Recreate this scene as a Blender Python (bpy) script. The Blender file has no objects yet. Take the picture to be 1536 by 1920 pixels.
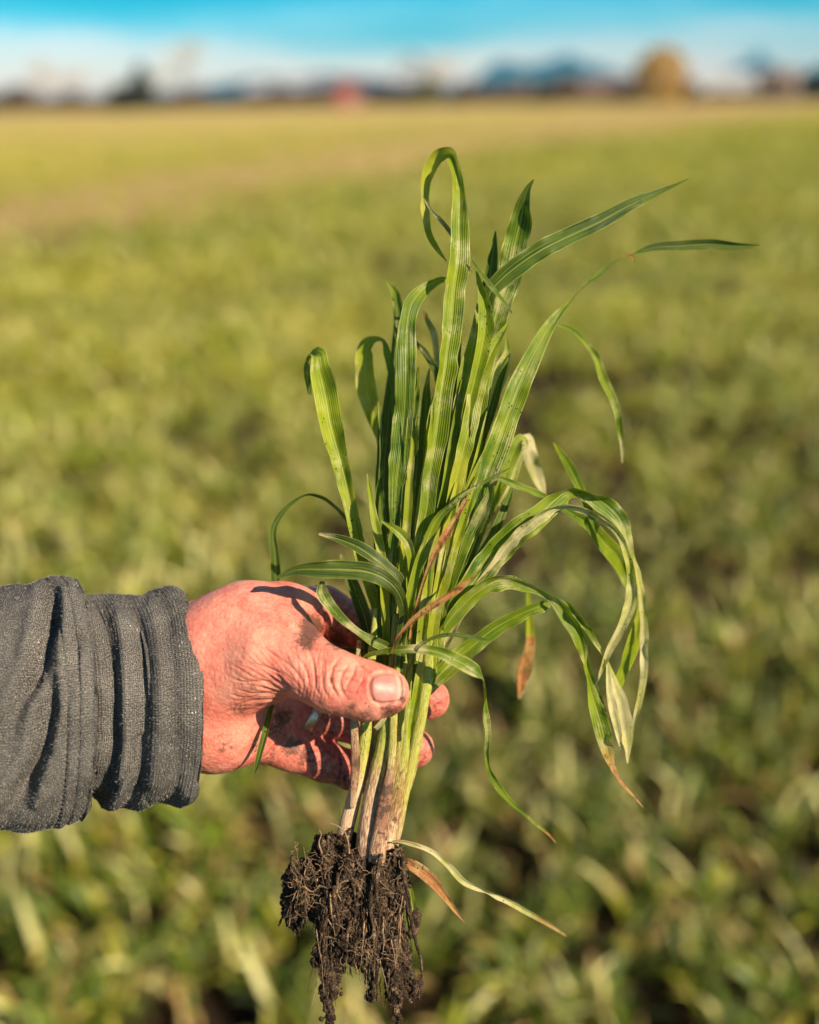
import bpy, math, random
import numpy as np
from mathutils import Matrix, Vector, Euler

random.seed(7)
rng = np.random.default_rng(11)
scene = bpy.context.scene
R = math.radians

# ------------------------------------------------------------------ camera
CAM_H, PITCH, ROLL, F = 1.45, 22.9, 0.85, 1844.0
FOCUS = 0.447
cam_d = bpy.data.cameras.new('camera')
cam_d.sensor_fit = 'VERTICAL'; cam_d.sensor_height = 36.0; cam_d.lens = 36.0 * F / 1920.0
cam_d.clip_start = 0.02; cam_d.clip_end = 20000
cam_d.dof.use_dof = True; cam_d.dof.focus_distance = FOCUS; cam_d.dof.aperture_fstop = 2.6
cam = bpy.data.objects.new('camera', cam_d); scene.collection.objects.link(cam)
cam.matrix_world = (Matrix.Translation((0, 0, CAM_H)) @ Matrix.Rotation(R(90 - PITCH), 4, 'X')
                    @ Matrix.Rotation(R(-ROLL), 4, 'Z'))
scene.camera = cam
CM = np.array(cam.matrix_world)
CR, CT = CM[:3, :3], CM[:3, 3]

# ------------------------------------------------------------------ sun, sky, exposure
SUN_CAM = np.array([0.74, 0.40, 0.80])
sd = CR @ SUN_CAM; sd /= np.linalg.norm(sd)
SUN_EL = math.asin(sd[2]); SUN_AZ = math.atan2(sd[0], sd[1])      # azimuth from +Y towards +X
sun_l = bpy.data.lights.new('sun', 'SUN'); sun_l.energy = 5.0; sun_l.angle = R(0.5)
sun_l.color = (1.0, 0.84, 0.62)
sun = bpy.data.objects.new('sun', sun_l); scene.collection.objects.link(sun)
sun.rotation_euler = Vector(sd).to_track_quat('Z', 'Y').to_euler()

world = bpy.data.worlds.new('World'); scene.world = world; world.use_nodes = True
nt = world.node_tree; nt.nodes.clear()
def N(nt, t, **kw):
    n = nt.nodes.new(t)
    for k, v in kw.items():
        setattr(n, k, v)
    return n
def L(nt, a, b): nt.links.new(a, b)
wo = N(nt, 'ShaderNodeOutputWorld'); bg = N(nt, 'ShaderNodeBackground')
sky = N(nt, 'ShaderNodeTexSky'); sky.sky_type = 'NISHITA'; sky.sun_disc = False
sky.sun_elevation = SUN_EL; sky.sun_rotation = SUN_AZ; sky.air_density = 1.0; sky.dust_density = 0.6; sky.ozone_density = 2.0
bg.inputs['Strength'].default_value = 0.050
tc = N(nt, 'ShaderNodeTexCoord'); sep = N(nt, 'ShaderNodeSeparateXYZ'); L(nt, tc.outputs['Generated'], sep.inputs[0])
nz = N(nt, 'ShaderNodeTexNoise'); mp = N(nt, 'ShaderNodeMapping'); mp.inputs['Scale'].default_value = (2.2, 2.2, 17)
L(nt, tc.outputs['Generated'], mp.inputs[0]); L(nt, mp.outputs[0], nz.inputs[0]); nz.inputs['Scale'].default_value = 1.6; nz.inputs['Detail'].default_value = 4
ad = N(nt, 'ShaderNodeMath', operation='MULTIPLY_ADD'); L(nt, nz.outputs[0], ad.inputs[0]); ad.inputs[1].default_value = 0.12
L(nt, sep.outputs[2], ad.inputs[2])
cr = N(nt, 'ShaderNodeValToRGB'); L(nt, ad.outputs[0], cr.inputs[0])
e = cr.color_ramp.elements
e[0].position = 0.075; e[0].color = (3.5, 2.75, 2.6, 1)
e[1].position = 0.55; e[1].color = (0.62, 0.95, 1.1, 1)
for p, c in ((0.098, (2.6, 2.5, 2.5, 1)), (0.118, (1.0, 1.9, 2.15, 1)), (0.142, (0.15, 1.4, 1.75, 1)), (0.17, (0.0, 1.1, 1.42, 1)), (0.30, (0.45, 1.05, 1.25, 1))):
    x = e.new(p); x.color = c
mx = N(nt, 'ShaderNodeMix', data_type='RGBA', blend_type='MULTIPLY'); mx.inputs[0].default_value = 1.0
L(nt, sky.outputs[0], mx.inputs[6]); L(nt, cr.outputs[0], mx.inputs[7])
L(nt, mx.outputs[2], bg.inputs[0]); L(nt, bg.outputs[0], wo.inputs[0])

scene.view_settings.view_transform = 'Standard'; scene.view_settings.look = 'None'
scene.view_settings.exposure = 0.78; scene.view_settings.gamma = 1.0
scene.view_settings.use_curve_mapping = False
scene.render.engine = 'CYCLES'
scene.cycles.max_bounces = 6; scene.cycles.transparent_max_bounces = 4
scene.cycles.use_denoising = True
scene.cycles.sample_clamp_indirect = 6.0

# ------------------------------------------------------------------ helpers
def W(px, py, d):
    """world point seen at photo pixel (px, py) at camera depth d (metres)"""
    px, py, d = np.broadcast_arrays(np.asarray(px, float), np.asarray(py, float), np.asarray(d, float))
    c = np.stack([(px - 768) / F * d, (960 - py) / F * d, -d], -1)
    return c @ CR.T + CT
def cam2world(c): return c @ CR.T + CT

COLL = scene.collection
def empty(name, loc, label=None, cat=None, group=None):
    o = bpy.data.objects.new(name, None); COLL.objects.link(o); o.location = loc
    o.empty_display_size = 0.05
    if label: o['label'] = label
    if cat: o['category'] = cat
    if group: o['group'] = group
    return o
def mesh_obj(name, verts, faces, mat, parent=None, smooth=True, attrs=None, uv=None, origin=None, coll=None, base=None):
    """verts in world space; attrs: dict name -> (n,) float or (n,3) colour arrays"""
    verts = np.asarray(verts, float)
    if base is not None: org = np.asarray(base, float)
    elif parent is not None: org = ORG[parent.name]
    elif origin is not None: org = np.asarray(origin, float)
    else: org = np.zeros(3)
    me = bpy.data.meshes.new(name)
    faces = np.asarray(faces) if not isinstance(faces, list) else faces
    me.from_pydata((verts - org).tolist(), [], faces.tolist() if isinstance(faces, np.ndarray) else faces)
    if smooth: me.polygons.foreach_set('use_smooth', np.ones(len(me.polygons), bool))
    if attrs:
        for k, v in attrs.items():
            v = np.asarray(v, np.float32)
            if v.ndim == 1:
                a = me.attributes.new(k, 'FLOAT', 'POINT'); a.data.foreach_set('value', v)
            else:
                a = me.attributes.new(k, 'FLOAT_VECTOR', 'POINT'); a.data.foreach_set('vector', v.ravel())
    if mat: me.materials.append(mat)
    me.update()
    o = bpy.data.objects.new(name, me); (coll or COLL).objects.link(o)
    if parent is not None: o.parent = parent; ORG[o.name] = org
    else:
        o.location = org; ORG[o.name] = org
    return o
ORG = {}
def tag(o, label=None, cat=None, group=None, kind=None):
    for k, v in (('label', label), ('category', cat), ('group', group), ('kind', kind)):
        if v: o[k] = v
    return o

def hashn(ix, iy, iz):
    n = (ix.astype(np.int64) * 374761393 + iy.astype(np.int64) * 668265263 + iz.astype(np.int64) * 2147483647) & 0x7fffffff
    n = ((n ^ (n >> 13)) * 1274126177) & 0x7fffffff
    n = (n ^ (n >> 16)) & 0xffff
    return n / 65535.0
def vnoise(P, s):
    """value noise in -1..1, P (n,3), s = cells per unit"""
    Q = P * s; I = np.floor(Q).astype(np.int64); f = Q - I; f = f * f * (3 - 2 * f)
    r = 0
    for a in (0, 1):
        for b in (0, 1):
            for c in (0, 1):
                w = (f[:, 0] if a else 1 - f[:, 0]) * (f[:, 1] if b else 1 - f[:, 1]) * (f[:, 2] if c else 1 - f[:, 2])
                r = r + w * hashn(I[:, 0] + a, I[:, 1] + b, I[:, 2] + c)
    return r * 2 - 1
def sstep(a, b, x):
    t = np.clip((x - a) / (b - a), 0, 1); return t * t * (3 - 2 * t)
def catmull(P, n):
    """P (k, m) control rows -> (n, m), arc-length spaced on the first 2 columns"""
    P = np.asarray(P, float); k = len(P)
    E = np.vstack([2 * P[0] - P[1], P, 2 * P[-1] - P[-2]])
    out = []
    for i in range(k - 1):
        p0, p1, p2, p3 = E[i:i + 4]
        # centripetal-ish tangents
        t = np.linspace(0, 1, 24, endpoint=False)[:, None]
        d1 = max(np.linalg.norm(p1[:2] - p0[:2]), 1e-3); d2 = max(np.linalg.norm(p2[:2] - p1[:2]), 1e-3); d3 = max(np.linalg.norm(p3[:2] - p2[:2]), 1e-3)
        m1 = ((p1 - p0) / d1 * d2 + (p2 - p1) / d2 * d1) / (d1 + d2) * d2
        m2 = ((p2 - p1) / d2 * d3 + (p3 - p2) / d3 * d2) / (d2 + d3) * d2
        out.append((2 * t**3 - 3 * t**2 + 1) * p1 + (t**3 - 2 * t**2 + t) * m1 + (-2 * t**3 + 3 * t**2) * p2 + (t**3 - t**2) * m2)
    S = np.vstack(out + [P[-1:]])
    L_ = np.concatenate([[0], np.cumsum(np.linalg.norm(np.diff(S[:, :2], axis=0), axis=1))])
    u = np.linspace(0, L_[-1], n)
    return np.stack([np.interp(u, L_, S[:, j]) for j in range(S.shape[1])], -1)

def grid_faces(nr, nc, wrap=False):
    i, j = np.meshgrid(np.arange(nr - 1), np.arange(nc if wrap else nc - 1), indexing='ij')
    j2 = (j + 1) % nc
    return np.stack([i * nc + j, i * nc + j2, (i + 1) * nc + j2, (i + 1) * nc + j], -1).reshape(-1, 4)

def surface_nets(Fv, origin, h):
    nx, ny, nz_ = Fv.shape
    ins = Fv < 0
    c = [(a, b, d) for a in (0, 1) for b in (0, 1) for d in (0, 1)]
    sl = lambda A, o: A[o[0]:nx - 1 + o[0], o[1]:ny - 1 + o[1], o[2]:nz_ - 1 + o[2]]
    cnt = np.zeros((nx - 1, ny - 1, nz_ - 1), np.int8)
    for o in c: cnt += sl(ins, o)
    act = (cnt > 0) & (cnt < 8)
    I = np.argwhere(act)
    vid = -np.ones(act.shape, np.int64); vid[act] = np.arange(len(I))
    acc = np.zeros((len(I), 3)); num = np.zeros(len(I))
    for ax in range(3):
        for o in c:
            if o[ax] == 1: continue
            o2 = list(o); o2[ax] = 1
            A = Fv[I[:, 0] + o[0], I[:, 1] + o[1], I[:, 2] + o[2]]
            B = Fv[I[:, 0] + o2[0], I[:, 1] + o2[1], I[:, 2] + o2[2]]
            m = (A < 0) != (B < 0)
            t = A[m] / (A[m] - B[m])
            p = np.tile(np.array(o, float), (m.sum(), 1)); p[:, ax] = t
            acc[m] += p; num[m] += 1
    V = (I + acc / num[:, None]) * h + origin
    faces = []
    for ax in range(3):
        s0 = [slice(None)] * 3; s1 = [slice(None)] * 3
        s0[ax] = slice(0, -1); s1[ax] = slice(1, None)
        A = ins[tuple(s0)]; B = ins[tuple(s1)]
        D = np.argwhere(A != B)
        u, v = (ax + 1) % 3, (ax + 2) % 3
        ok = (D[:, u] > 0) & (D[:, v] > 0) & (D[:, u] < Fv.shape[u] - 1) & (D[:, v] < Fv.shape[v] - 1)
        D = D[ok]
        def g(du, dv):
            E = D.copy(); E[:, u] -= du; E[:, v] -= dv
            return vid[E[:, 0], E[:, 1], E[:, 2]]
        q = np.stack([g(1, 1), g(0, 1), g(0, 0), g(1, 0)], -1)
        fl = ~A[D[:, 0], D[:, 1], D[:, 2]]
        q[fl] = q[fl][:, ::-1]
        faces.append(q)
    return V, np.vstack(faces)

def sdf_mesh(fn, lo, hi, h, coarse=4, band=None):
    """polygonise fn (n,3)->(n,) with a coarse pass choosing where the fine pass looks"""
    lo = np.array(lo, float); hi = np.array(hi, float)
    n = (np.ceil((hi - lo) / (h * coarse)).astype(int) + 1)
    ax = [lo[i] + np.arange(n[i]) * h * coarse for i in range(3)]
    G = np.stack(np.meshgrid(*ax, indexing='ij'), -1).reshape(-1, 3)
    Cc = fn(G).reshape(n)
    band = band or h * coarse * 1.9
    near = np.abs(Cc) < band
    rep = lambda A: A.repeat(coarse, 0).repeat(coarse, 1).repeat(coarse, 2)
    # a fine sample belongs to its lower coarse node; dilate by one node
    nd = near.copy()
    for a in range(3):
        s = np.roll(nd, -1, a); sl = [slice(None)] * 3; sl[a] = -1; s[tuple(sl)] = False
        nd = nd | s
    Ff = rep(Cc).astype(np.float64); M = rep(nd)
    I = np.argwhere(M)
    Ff[M] = fn(lo + I * h)
    return surface_nets(Ff, lo, h)

def vert_normals(V, Fc):
    nrm = np.zeros_like(V)
    fn = np.cross(V[Fc[:, 2]] - V[Fc[:, 0]], V[Fc[:, 3]] - V[Fc[:, 1]])
    for k in range(4): np.add.at(nrm, Fc[:, k], fn)
    return nrm / (np.linalg.norm(nrm, axis=1, keepdims=True) + 1e-12)

def polydist(x, y, pl):
    """distance from points to a polyline and the parameter 0..1 along it"""
    pl = np.asarray(pl, float); best = np.full(x.shape, 1e9); tt = np.zeros(x.shape)
    n = len(pl) - 1
    for i in range(n):
        a, b = pl[i], pl[i + 1]; ab = b - a; l2 = ab @ ab
        t = np.clip(((x - a[0]) * ab[0] + (y - a[1]) * ab[1]) / l2, 0, 1)
        d = np.hypot(x - a[0] - t * ab[0], y - a[1] - t * ab[1])
        m = d < best; best[m] = d[m]; tt[m] = (i + t[m]) / n
    return best, tt

# ------------------------------------------------------------------ materials
def new_mat(name):
    m = bpy.data.materials.new(name); m.use_nodes = True
    nt = m.node_tree; nt.nodes.clear()
    out = N(nt, 'ShaderNodeOutputMaterial'); b = N(nt, 'ShaderNodeBsdfPrincipled')
    L(nt, b.outputs[0], out.inputs[0])
    return m, nt, b, out
def ramp(nt, src, stops, interp='LINEAR'):
    r = N(nt, 'ShaderNodeValToRGB'); r.color_ramp.interpolation = interp
    e = r.color_ramp.elements
    e[0].position, e[0].color = stops[0][0], (*stops[0][1], 1) if len(stops[0][1]) == 3 else stops[0][1]
    e[1].position, e[1].color = stops[-1][0], (*stops[-1][1], 1)
    for p, c in stops[1:-1]:
        x = e.new(p); x.color = (*c, 1)
    if src is not None: L(nt, src, r.inputs[0])
    return r.outputs[0]
def g3(v): return (v, v, v)
def mixc(nt, fac, a, b, mode='MIX'):
    m = N(nt, 'ShaderNodeMix', data_type='RGBA', blend_type=mode)
    for i, v in ((0, fac), (6, a), (7, b)):
        if hasattr(v, 'is_linked') or hasattr(v, 'links'): L(nt, v, m.inputs[i])
        elif i == 0: m.inputs[0].default_value = v
        else: m.inputs[i].default_value = (*v, 1)
    return m.outputs[2]
def math_(nt, op, a, b=None, c=None, clamp=False):
    m = N(nt, 'ShaderNodeMath', operation=op); m.use_clamp = clamp
    for i, v in enumerate((a, b, c)):
        if v is None: continue
        if hasattr(v, 'links'): L(nt, v, m.inputs[i])
        else: m.inputs[i].default_value = v
    return m.outputs[0]
def noise(nt, vec, scale, detail=3, rough=0.55, dist=0):
    n = N(nt, 'ShaderNodeTexNoise'); n.inputs['Scale'].default_value = scale
    n.inputs['Detail'].default_value = detail; n.inputs['Roughness'].default_value = rough
    n.inputs['Distortion'].default_value = dist
    if vec is not None: L(nt, vec, n.inputs['Vector'])
    return n.outputs[0]
def mapping(nt, vec, scale):
    m = N(nt, 'ShaderNodeMapping'); m.inputs['Scale'].default_value = scale; L(nt, vec, m.inputs[0]); return m.outputs[0]
def attr(nt, name):
    a = N(nt, 'ShaderNodeAttribute'); a.attribute_name = name; return a
def bump(nt, height, strength, dist, normal=None):
    b = N(nt, 'ShaderNodeBump'); b.inputs['Strength'].default_value = strength; b.inputs['Distance'].default_value = dist
    L(nt, height, b.inputs['Height'])
    if normal is not None: L(nt, normal, b.inputs['Normal'])
    return b.outputs[0]
def objcoord(nt): return N(nt, 'ShaderNodeTexCoord').outputs['Object']

def leaf_material(name, bright=1.0, field=False):
    dc = [(0.20, 0.055, 0.02), (0.50, 0.18, 0.055), (0.78, 0.47, 0.24)] if not field else [(0.30, 0.17, 0.06), (0.52, 0.34, 0.12), (0.70, 0.52, 0.24)]
    """attributes: luv = (u -1..1 across, length in m, along 0..1), tone = (yellowness, dryness, paleness)"""
    m, nt, b, out = new_mat(name)
    uv = attr(nt, 'luv').outputs['Vector']; tone = N(nt, 'ShaderNodeSeparateXYZ'); L(nt, attr(nt, 'tone').outputs['Vector'], tone.inputs[0])
    su = N(nt, 'ShaderNodeSeparateXYZ'); L(nt, uv, su.inputs[0])
    rnd = N(nt, 'ShaderNodeObjectInfo').outputs['Random']
    cmb = N(nt, 'ShaderNodeCombineXYZ'); L(nt, math_(nt, 'MULTIPLY', su.outputs[0], 13.0), cmb.inputs[0]); L(nt, math_(nt, 'MULTIPLY', su.outputs[1], 3.5), cmb.inputs[1])
    L(nt, math_(nt, 'MULTIPLY', rnd, 50), cmb.inputs[2])
    stripes = noise(nt, cmb.outputs[0], 1.0, 3, 0.6)
    ob = objcoord(nt)
    big = noise(nt, ob, 55, 3)
    fine = noise(nt, ob, 1500, 2, 0.7)
    if field:
        ia = N(nt, 'ShaderNodeAttribute'); ia.attribute_type = 'INSTANCER'; ia.attribute_name = 'ptone'
        t0_ = math_(nt, 'ADD', tone.outputs[0], ia.outputs['Fac'])
    else: t0_ = tone.outputs[0]
    yel = math_(nt, 'ADD', t0_, math_(nt, 'MULTIPLY_ADD', rnd, 0.16, -0.08))
    y2 = math_(nt, 'ADD', yel, math_(nt, 'MULTIPLY_ADD', big, 0.9, -0.45), clamp=True)
    k = bright
    col = ramp(nt, y2, [(0.0, (0.022 * k, 0.062 * k, 0.018 * k)), (0.33, (0.068 * k, 0.150 * k, 0.010 * k)), (0.65, (0.26 * k, 0.325 * k, 0.009 * k)), (1.0, (0.56 * k, 0.50 * k, 0.05 * k))])
    # veins, pale margin and midrib
    sfac = ramp(nt, stripes, [(0.42, g3(0)), (0.62, g3(1))])
    au = math_(nt, 'ABSOLUTE', su.outputs[0])
    col = mixc(nt, math_(nt, 'MULTIPLY', sfac, 0.38), col, (0.40 * k, 0.46 * k, 0.035 * k))
    rib = math_(nt, 'SUBTRACT', 1.0, math_(nt, 'MULTIPLY', au, 12.0), clamp=True)
    edge = math_(nt, 'MULTIPLY', math_(nt, 'SUBTRACT', au, 0.86), 6.0, clamp=True)
    col = mixc(nt, math_(nt, 'MULTIPLY', math_(nt, 'MAXIMUM', rib, edge), 0.55), col, (0.60 * k, 0.58 * k, 0.14 * k))
    # bleached patches, on field blades also painted highlights, then dried tissue
    pn = ramp(nt, math_(nt, 'ADD', math_(nt, 'MULTIPLY', tone.outputs[2], 1.0), math_(nt, 'ADD', math_(nt, 'MULTIPLY_ADD', noise(nt, ob, 70, 4, .65), 1.3, -.65), math_(nt, 'ADD', math_(nt, 'MULTIPLY', stripes, 0.7), math_(nt, 'MULTIPLY', fine, 0.15)))), [(0.62, g3(0)), (1.05, g3(1))])
    col = mixc(nt, pn, col, (0.74, 0.64, 0.34) if not field else (0.80, 0.73, 0.30))
    dn = math_(nt, 'ADD', tone.outputs[1], math_(nt, 'MULTIPLY_ADD', stripes, 0.5, -0.25))
    dn = ramp(nt, dn, [(0.3, g3(0)), (0.62, g3(1))])
    dcol = ramp(nt, stripes, [(0.3, dc[0]), (0.5, dc[1]), (0.68, dc[2])])
    dcol = mixc(nt, ramp(nt, noise(nt, ob, 130, 4, .7), [(.45, g3(0)), (.62, g3(.75))]), dcol, (.55, .38, .14))
    dcol = mixc(nt, ramp(nt, noise(nt, ob, 300, 3, .7), [(.52, g3(0)), (.68, g3(.8))]), dcol, (.10, .04, .018))
    col = mixc(nt, dn, col, dcol)
    if not field:   # scorched margins and rusty flecks
        em = math_(nt, 'ADD', math_(nt, 'MULTIPLY', au, .55), math_(nt, 'ADD', math_(nt, 'MULTIPLY', noise(nt, ob, 120, 4, .7), 1.3), math_(nt, 'MULTIPLY', tone.outputs[1], .8)))
        col = mixc(nt, math_(nt, 'MULTIPLY', ramp(nt, em, [(1.14, g3(0)), (1.32, g3(1))]), .8), col, (.46, .27, .09))
    # soil specks
    if not field:
        vz = N(nt, 'ShaderNodeTexVoronoi'); vz.inputs['Scale'].default_value = 420; L(nt, ob, vz.inputs['Vector'])
        sp = ramp(nt, vz.outputs['Distance'], [(0.13, g3(1)), (0.2, g3(0))])
        spm = ramp(nt, noise(nt, ob, 60, 2), [(0.52, g3(0)), (0.62, g3(1))])
        col = mixc(nt, math_(nt, 'MULTIPLY', sp, spm), col, (0.03, 0.02, 0.012))
    L(nt, col, b.inputs['Base Color'])
    b.inputs['Roughness'].default_value = 0.36 if field else 0.4; b.inputs['Specular IOR Level'].default_value = 0.3 if field else 0.27
    tr = N(nt, 'ShaderNodeBsdfTranslucent')
    L(nt, mixc(nt, 1.0, col, (1.0, 1.05, 0.45), 'MULTIPLY'), tr.inputs[0])
    ms = N(nt, 'ShaderNodeMixShader'); ms.inputs[0].default_value = 0.38
    L(nt, b.outputs[0], ms.inputs[1]); L(nt, tr.outputs[0], ms.inputs[2]); L(nt, ms.outputs[0], out.inputs[0])
    if not field:
        cw = N(nt, 'ShaderNodeTexWave'); cw.wave_type = 'BANDS'; cw.bands_direction = 'X'; cw.inputs['Scale'].default_value = 1.9; cw.inputs['Distortion'].default_value = .15; cw.inputs['Detail'].default_value = 1
        L(nt, uv, cw.inputs['Vector'])
        h = math_(nt, 'ADD', cw.outputs['Fac'], math_(nt, 'MULTIPLY', stripes, 1.2))
        nb = bump(nt, h, 0.42, 0.0004)
        L(nt, nb, b.inputs['Normal']); L(nt, nb, tr.inputs['Normal'])
    return m

M_leaf = leaf_material('grass_blade')
M_crop = leaf_material('crop_blade', 1.0, field=True)

def stem_material():
    """tone = (greenness by height, dirtiness, x)"""
    m, nt, b, out = new_mat('stem_sheath')
    uv = attr(nt, 'luv').outputs['Vector']; tone = N(nt, 'ShaderNodeSeparateXYZ'); L(nt, attr(nt, 'tone').outputs['Vector'], tone.inputs[0])
    su = N(nt, 'ShaderNodeSeparateXYZ'); L(nt, uv, su.inputs[0]); ob = objcoord(nt)
    cmb = N(nt, 'ShaderNodeCombineXYZ'); L(nt, math_(nt, 'MULTIPLY', su.outputs[0], 7.0), cmb.inputs[0]); L(nt, math_(nt, 'MULTIPLY', su.outputs[1], 40.0), cmb.inputs[1])
    L(nt, math_(nt, 'MULTIPLY', N(nt, 'ShaderNodeObjectInfo').outputs['Random'], 30), cmb.inputs[2])
    st = noise(nt, cmb.outputs[0], 1.0, 4, 0.65)
    g = ramp(nt, tone.outputs[0], [(0.0, (0.64, 0.41, 0.28)), (0.3, (0.60, 0.45, 0.24)), (0.55, (0.44, 0.40, 0.07)), (0.8, (0.30, 0.35, 0.02)), (1.0, (0.18, 0.25, 0.012))])
    g = mixc(nt, math_(nt, 'MULTIPLY', ramp(nt, st, [(0.45, g3(0)), (0.62, g3(1))]), 0.4), g, (0.66, 0.56, 0.27))
    bn = math_(nt, 'ADD', tone.outputs[1], math_(nt, 'MULTIPLY_ADD', st, -1.8, 0.98))
    g = mixc(nt, ramp(nt, bn, [(0.3, g3(0)), (0.75, g3(0.9))]), g, (0.25, 0.10, 0.055))
    bn2 = math_(nt, 'ADD', tone.outputs[1], math_(nt, 'MULTIPLY_ADD', noise(nt, ob, 260, 4, 0.7), -2.0, 0.75))
    g = mixc(nt, ramp(nt, bn2, [(0.42, g3(0)), (0.6, g3(0.85))]), g, (0.07, 0.04, 0.022))
    vz = N(nt, 'ShaderNodeTexVoronoi'); vz.inputs['Scale'].default_value = 700; L(nt, ob, vz.inputs['Vector'])
    sp = math_(nt, 'MULTIPLY', ramp(nt, vz.outputs['Distance'], [(0.16, g3(1)), (0.26, g3(0))]), ramp(nt, noise(nt, ob, 90, 3), [(0.5, g3(0)), (0.58, g3(1))]))
    g = mixc(nt, sp, g, (0.06, 0.03, 0.015))
    L(nt, g, b.inputs['Base Color']); b.inputs['Roughness'].default_value = 0.45
    b.inputs['Subsurface Weight'].default_value = 0.05; b.inputs['Subsurface Radius'].default_value = (0.002, 0.002, 0.0008); b.inputs['Subsurface Scale'].default_value = 1.0
    L(nt, bump(nt, st, 0.8, 0.0007), b.inputs['Normal'])
    return m
M_stem = stem_material()

def skin_material():
    """dirt = soil stain mask, red = redness"""
    m, nt, b, out = new_mat('skin')
    ob = objcoord(nt)
    red = attr(nt, 'red').outputs['Fac']; dirt = attr(nt, 'dirt').outputs['Fac']
    n1 = noise(nt, ob, 90, 4); n2 = noise(nt, ob, 380, 3, 0.6)
    f = math_(nt, 'ADD', red, math_(nt, 'ADD', math_(nt, 'MULTIPLY_ADD', n1, 1.3, -0.65), math_(nt, 'MULTIPLY_ADD', noise(nt, ob, 900, 3, .7), .9, -.45)), clamp=True)
    col = ramp(nt, f, [(0.0, (0.78, 0.33, 0.23)), (0.45, (0.72, 0.195, 0.135)), (1.0, (0.55, 0.075, 0.055))])
    col = mixc(nt, math_(nt, 'MULTIPLY', ramp(nt, n2, [(0.35, g3(0)), (0.7, g3(1))]), 0.3), col, (0.80, 0.46, 0.33))
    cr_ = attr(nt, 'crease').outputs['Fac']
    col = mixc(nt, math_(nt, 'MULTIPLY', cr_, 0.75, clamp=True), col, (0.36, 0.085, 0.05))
    ds = math_(nt, 'ADD', dirt, math_(nt, 'MULTIPLY_ADD', noise(nt, ob, 420, 5, 0.75), 1.8, -1.05))
    col = mixc(nt, math_(nt, 'MULTIPLY', ramp(nt, ds, [(0.1, g3(0)), (0.55, g3(1))]), 0.85), col, (0.085, 0.045, 0.028))
    vz = N(nt, 'ShaderNodeTexVoronoi'); vz.inputs['Scale'].default_value = 330; L(nt, ob, vz.inputs['Vector'])
    sp = math_(nt, 'MULTIPLY', ramp(nt, vz.outputs['Distance'], [(0.09, g3(1)), (0.15, g3(0))]), ramp(nt, math_(nt, 'ADD', noise(nt, ob, 50, 2), math_(nt, 'MULTIPLY', dirt, 0.5)), [(0.56, g3(0)), (0.64, g3(1))]))
    col = mixc(nt, sp, col, (0.035, 0.022, 0.014))
    L(nt, col, b.inputs['Base Color'])
    b.inputs['Subsurface Weight'].default_value = 0.12
    b.inputs['Subsurface Radius'].default_value = (0.0035, 0.0012, 0.0006); b.inputs['Subsurface Scale'].default_value = 1.0
    b.inputs['Roughness'].default_value = 0.5; b.inputs['Specular IOR Level'].default_value = 0.36
    v2 = N(nt, 'ShaderNodeTexVoronoi'); v2.feature = 'DISTANCE_TO_EDGE'; v2.inputs['Scale'].default_value = 620
    w1 = N(nt, 'ShaderNodeVectorMath', operation='ADD'); nn = N(nt, 'ShaderNodeTexNoise'); nn.inputs['Scale'].default_value = 400; L(nt, ob, nn.inputs[0])
    sc_ = N(nt, 'ShaderNodeVectorMath', operation='SCALE'); L(nt, nn.outputs['Color'], sc_.inputs[0]); sc_.inputs['Scale'].default_value = 0.0012
    L(nt, ob, w1.inputs[0]); L(nt, sc_.outputs[0], w1.inputs[1]); L(nt, w1.outputs[0], v2.inputs['Vector'])
    cell = ramp(nt, v2.outputs['Distance'], [(0.0, g3(0)), (0.22, g3(1))])
    h = math_(nt, 'ADD', cell, math_(nt, 'MULTIPLY', noise(nt, ob, 1400, 3), 0.9))
    L(nt, bump(nt, h, 0.24, 0.00032), b.inputs['Normal'])
    return m
M_skin = skin_material()

def simple_mat(name, col, rough=0.6, metal=0.0, var=0.0, vscale=20, bmp=None, spec=0.4):
    m, nt, b, out = new_mat(name)
    ob = objcoord(nt)
    c2 = tuple(max(0, c * (1 - var)) for c in col); c3 = tuple(min(1, c * (1 + var)) for c in col)
    n = noise(nt, ob, vscale, 4)
    L(nt, ramp(nt, n, [(0.3, c2), (0.7, c3)]), b.inputs['Base Color'])
    b.inputs['Roughness'].default_value = rough; b.inputs['Metallic'].default_value = metal; b.inputs['Specular IOR Level'].default_value = spec
    if bmp: L(nt, bump(nt, noise(nt, ob, bmp[0], 4), bmp[1], bmp[2]), b.inputs['Normal'])
    return m
#SECTION2
# ------------------------------------------------------------------ the person: hand, sleeve, ring
def C3(px, py, d): return np.array([(px - 768) / F * d, (960 - py) / F * d, -d])
def cap(a, b):
    """capsule from (px, py, depth, radius px) to the same"""
    return (C3(*a[:3]), C3(*b[:3]), a[3] * a[2] / F, b[3] * b[2] / F)
PALM = [cap((60, 1230, .472, 64), (345, 1222, .470, 66)), cap((345, 1222, .469, 67), (410, 1208, .461, 82)), cap((60, 1345, .472, 64), (345, 1350, .471, 66)), cap((345, 1350, .470, 67), (410, 1352, .466, 82)),
        cap((410, 1208, .461, 80), (470, 1165, .461, 58)), cap((470, 1165, .462, 58), (536, 1148, .462, 50)),
        cap((410, 1352, .470, 84), (490, 1362, .478, 60)),
        cap((410, 1290, .464, 84), (520, 1260, .476, 60)),
        cap((470, 1180, .466, 60), (530, 1215, .474, 52))]
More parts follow.
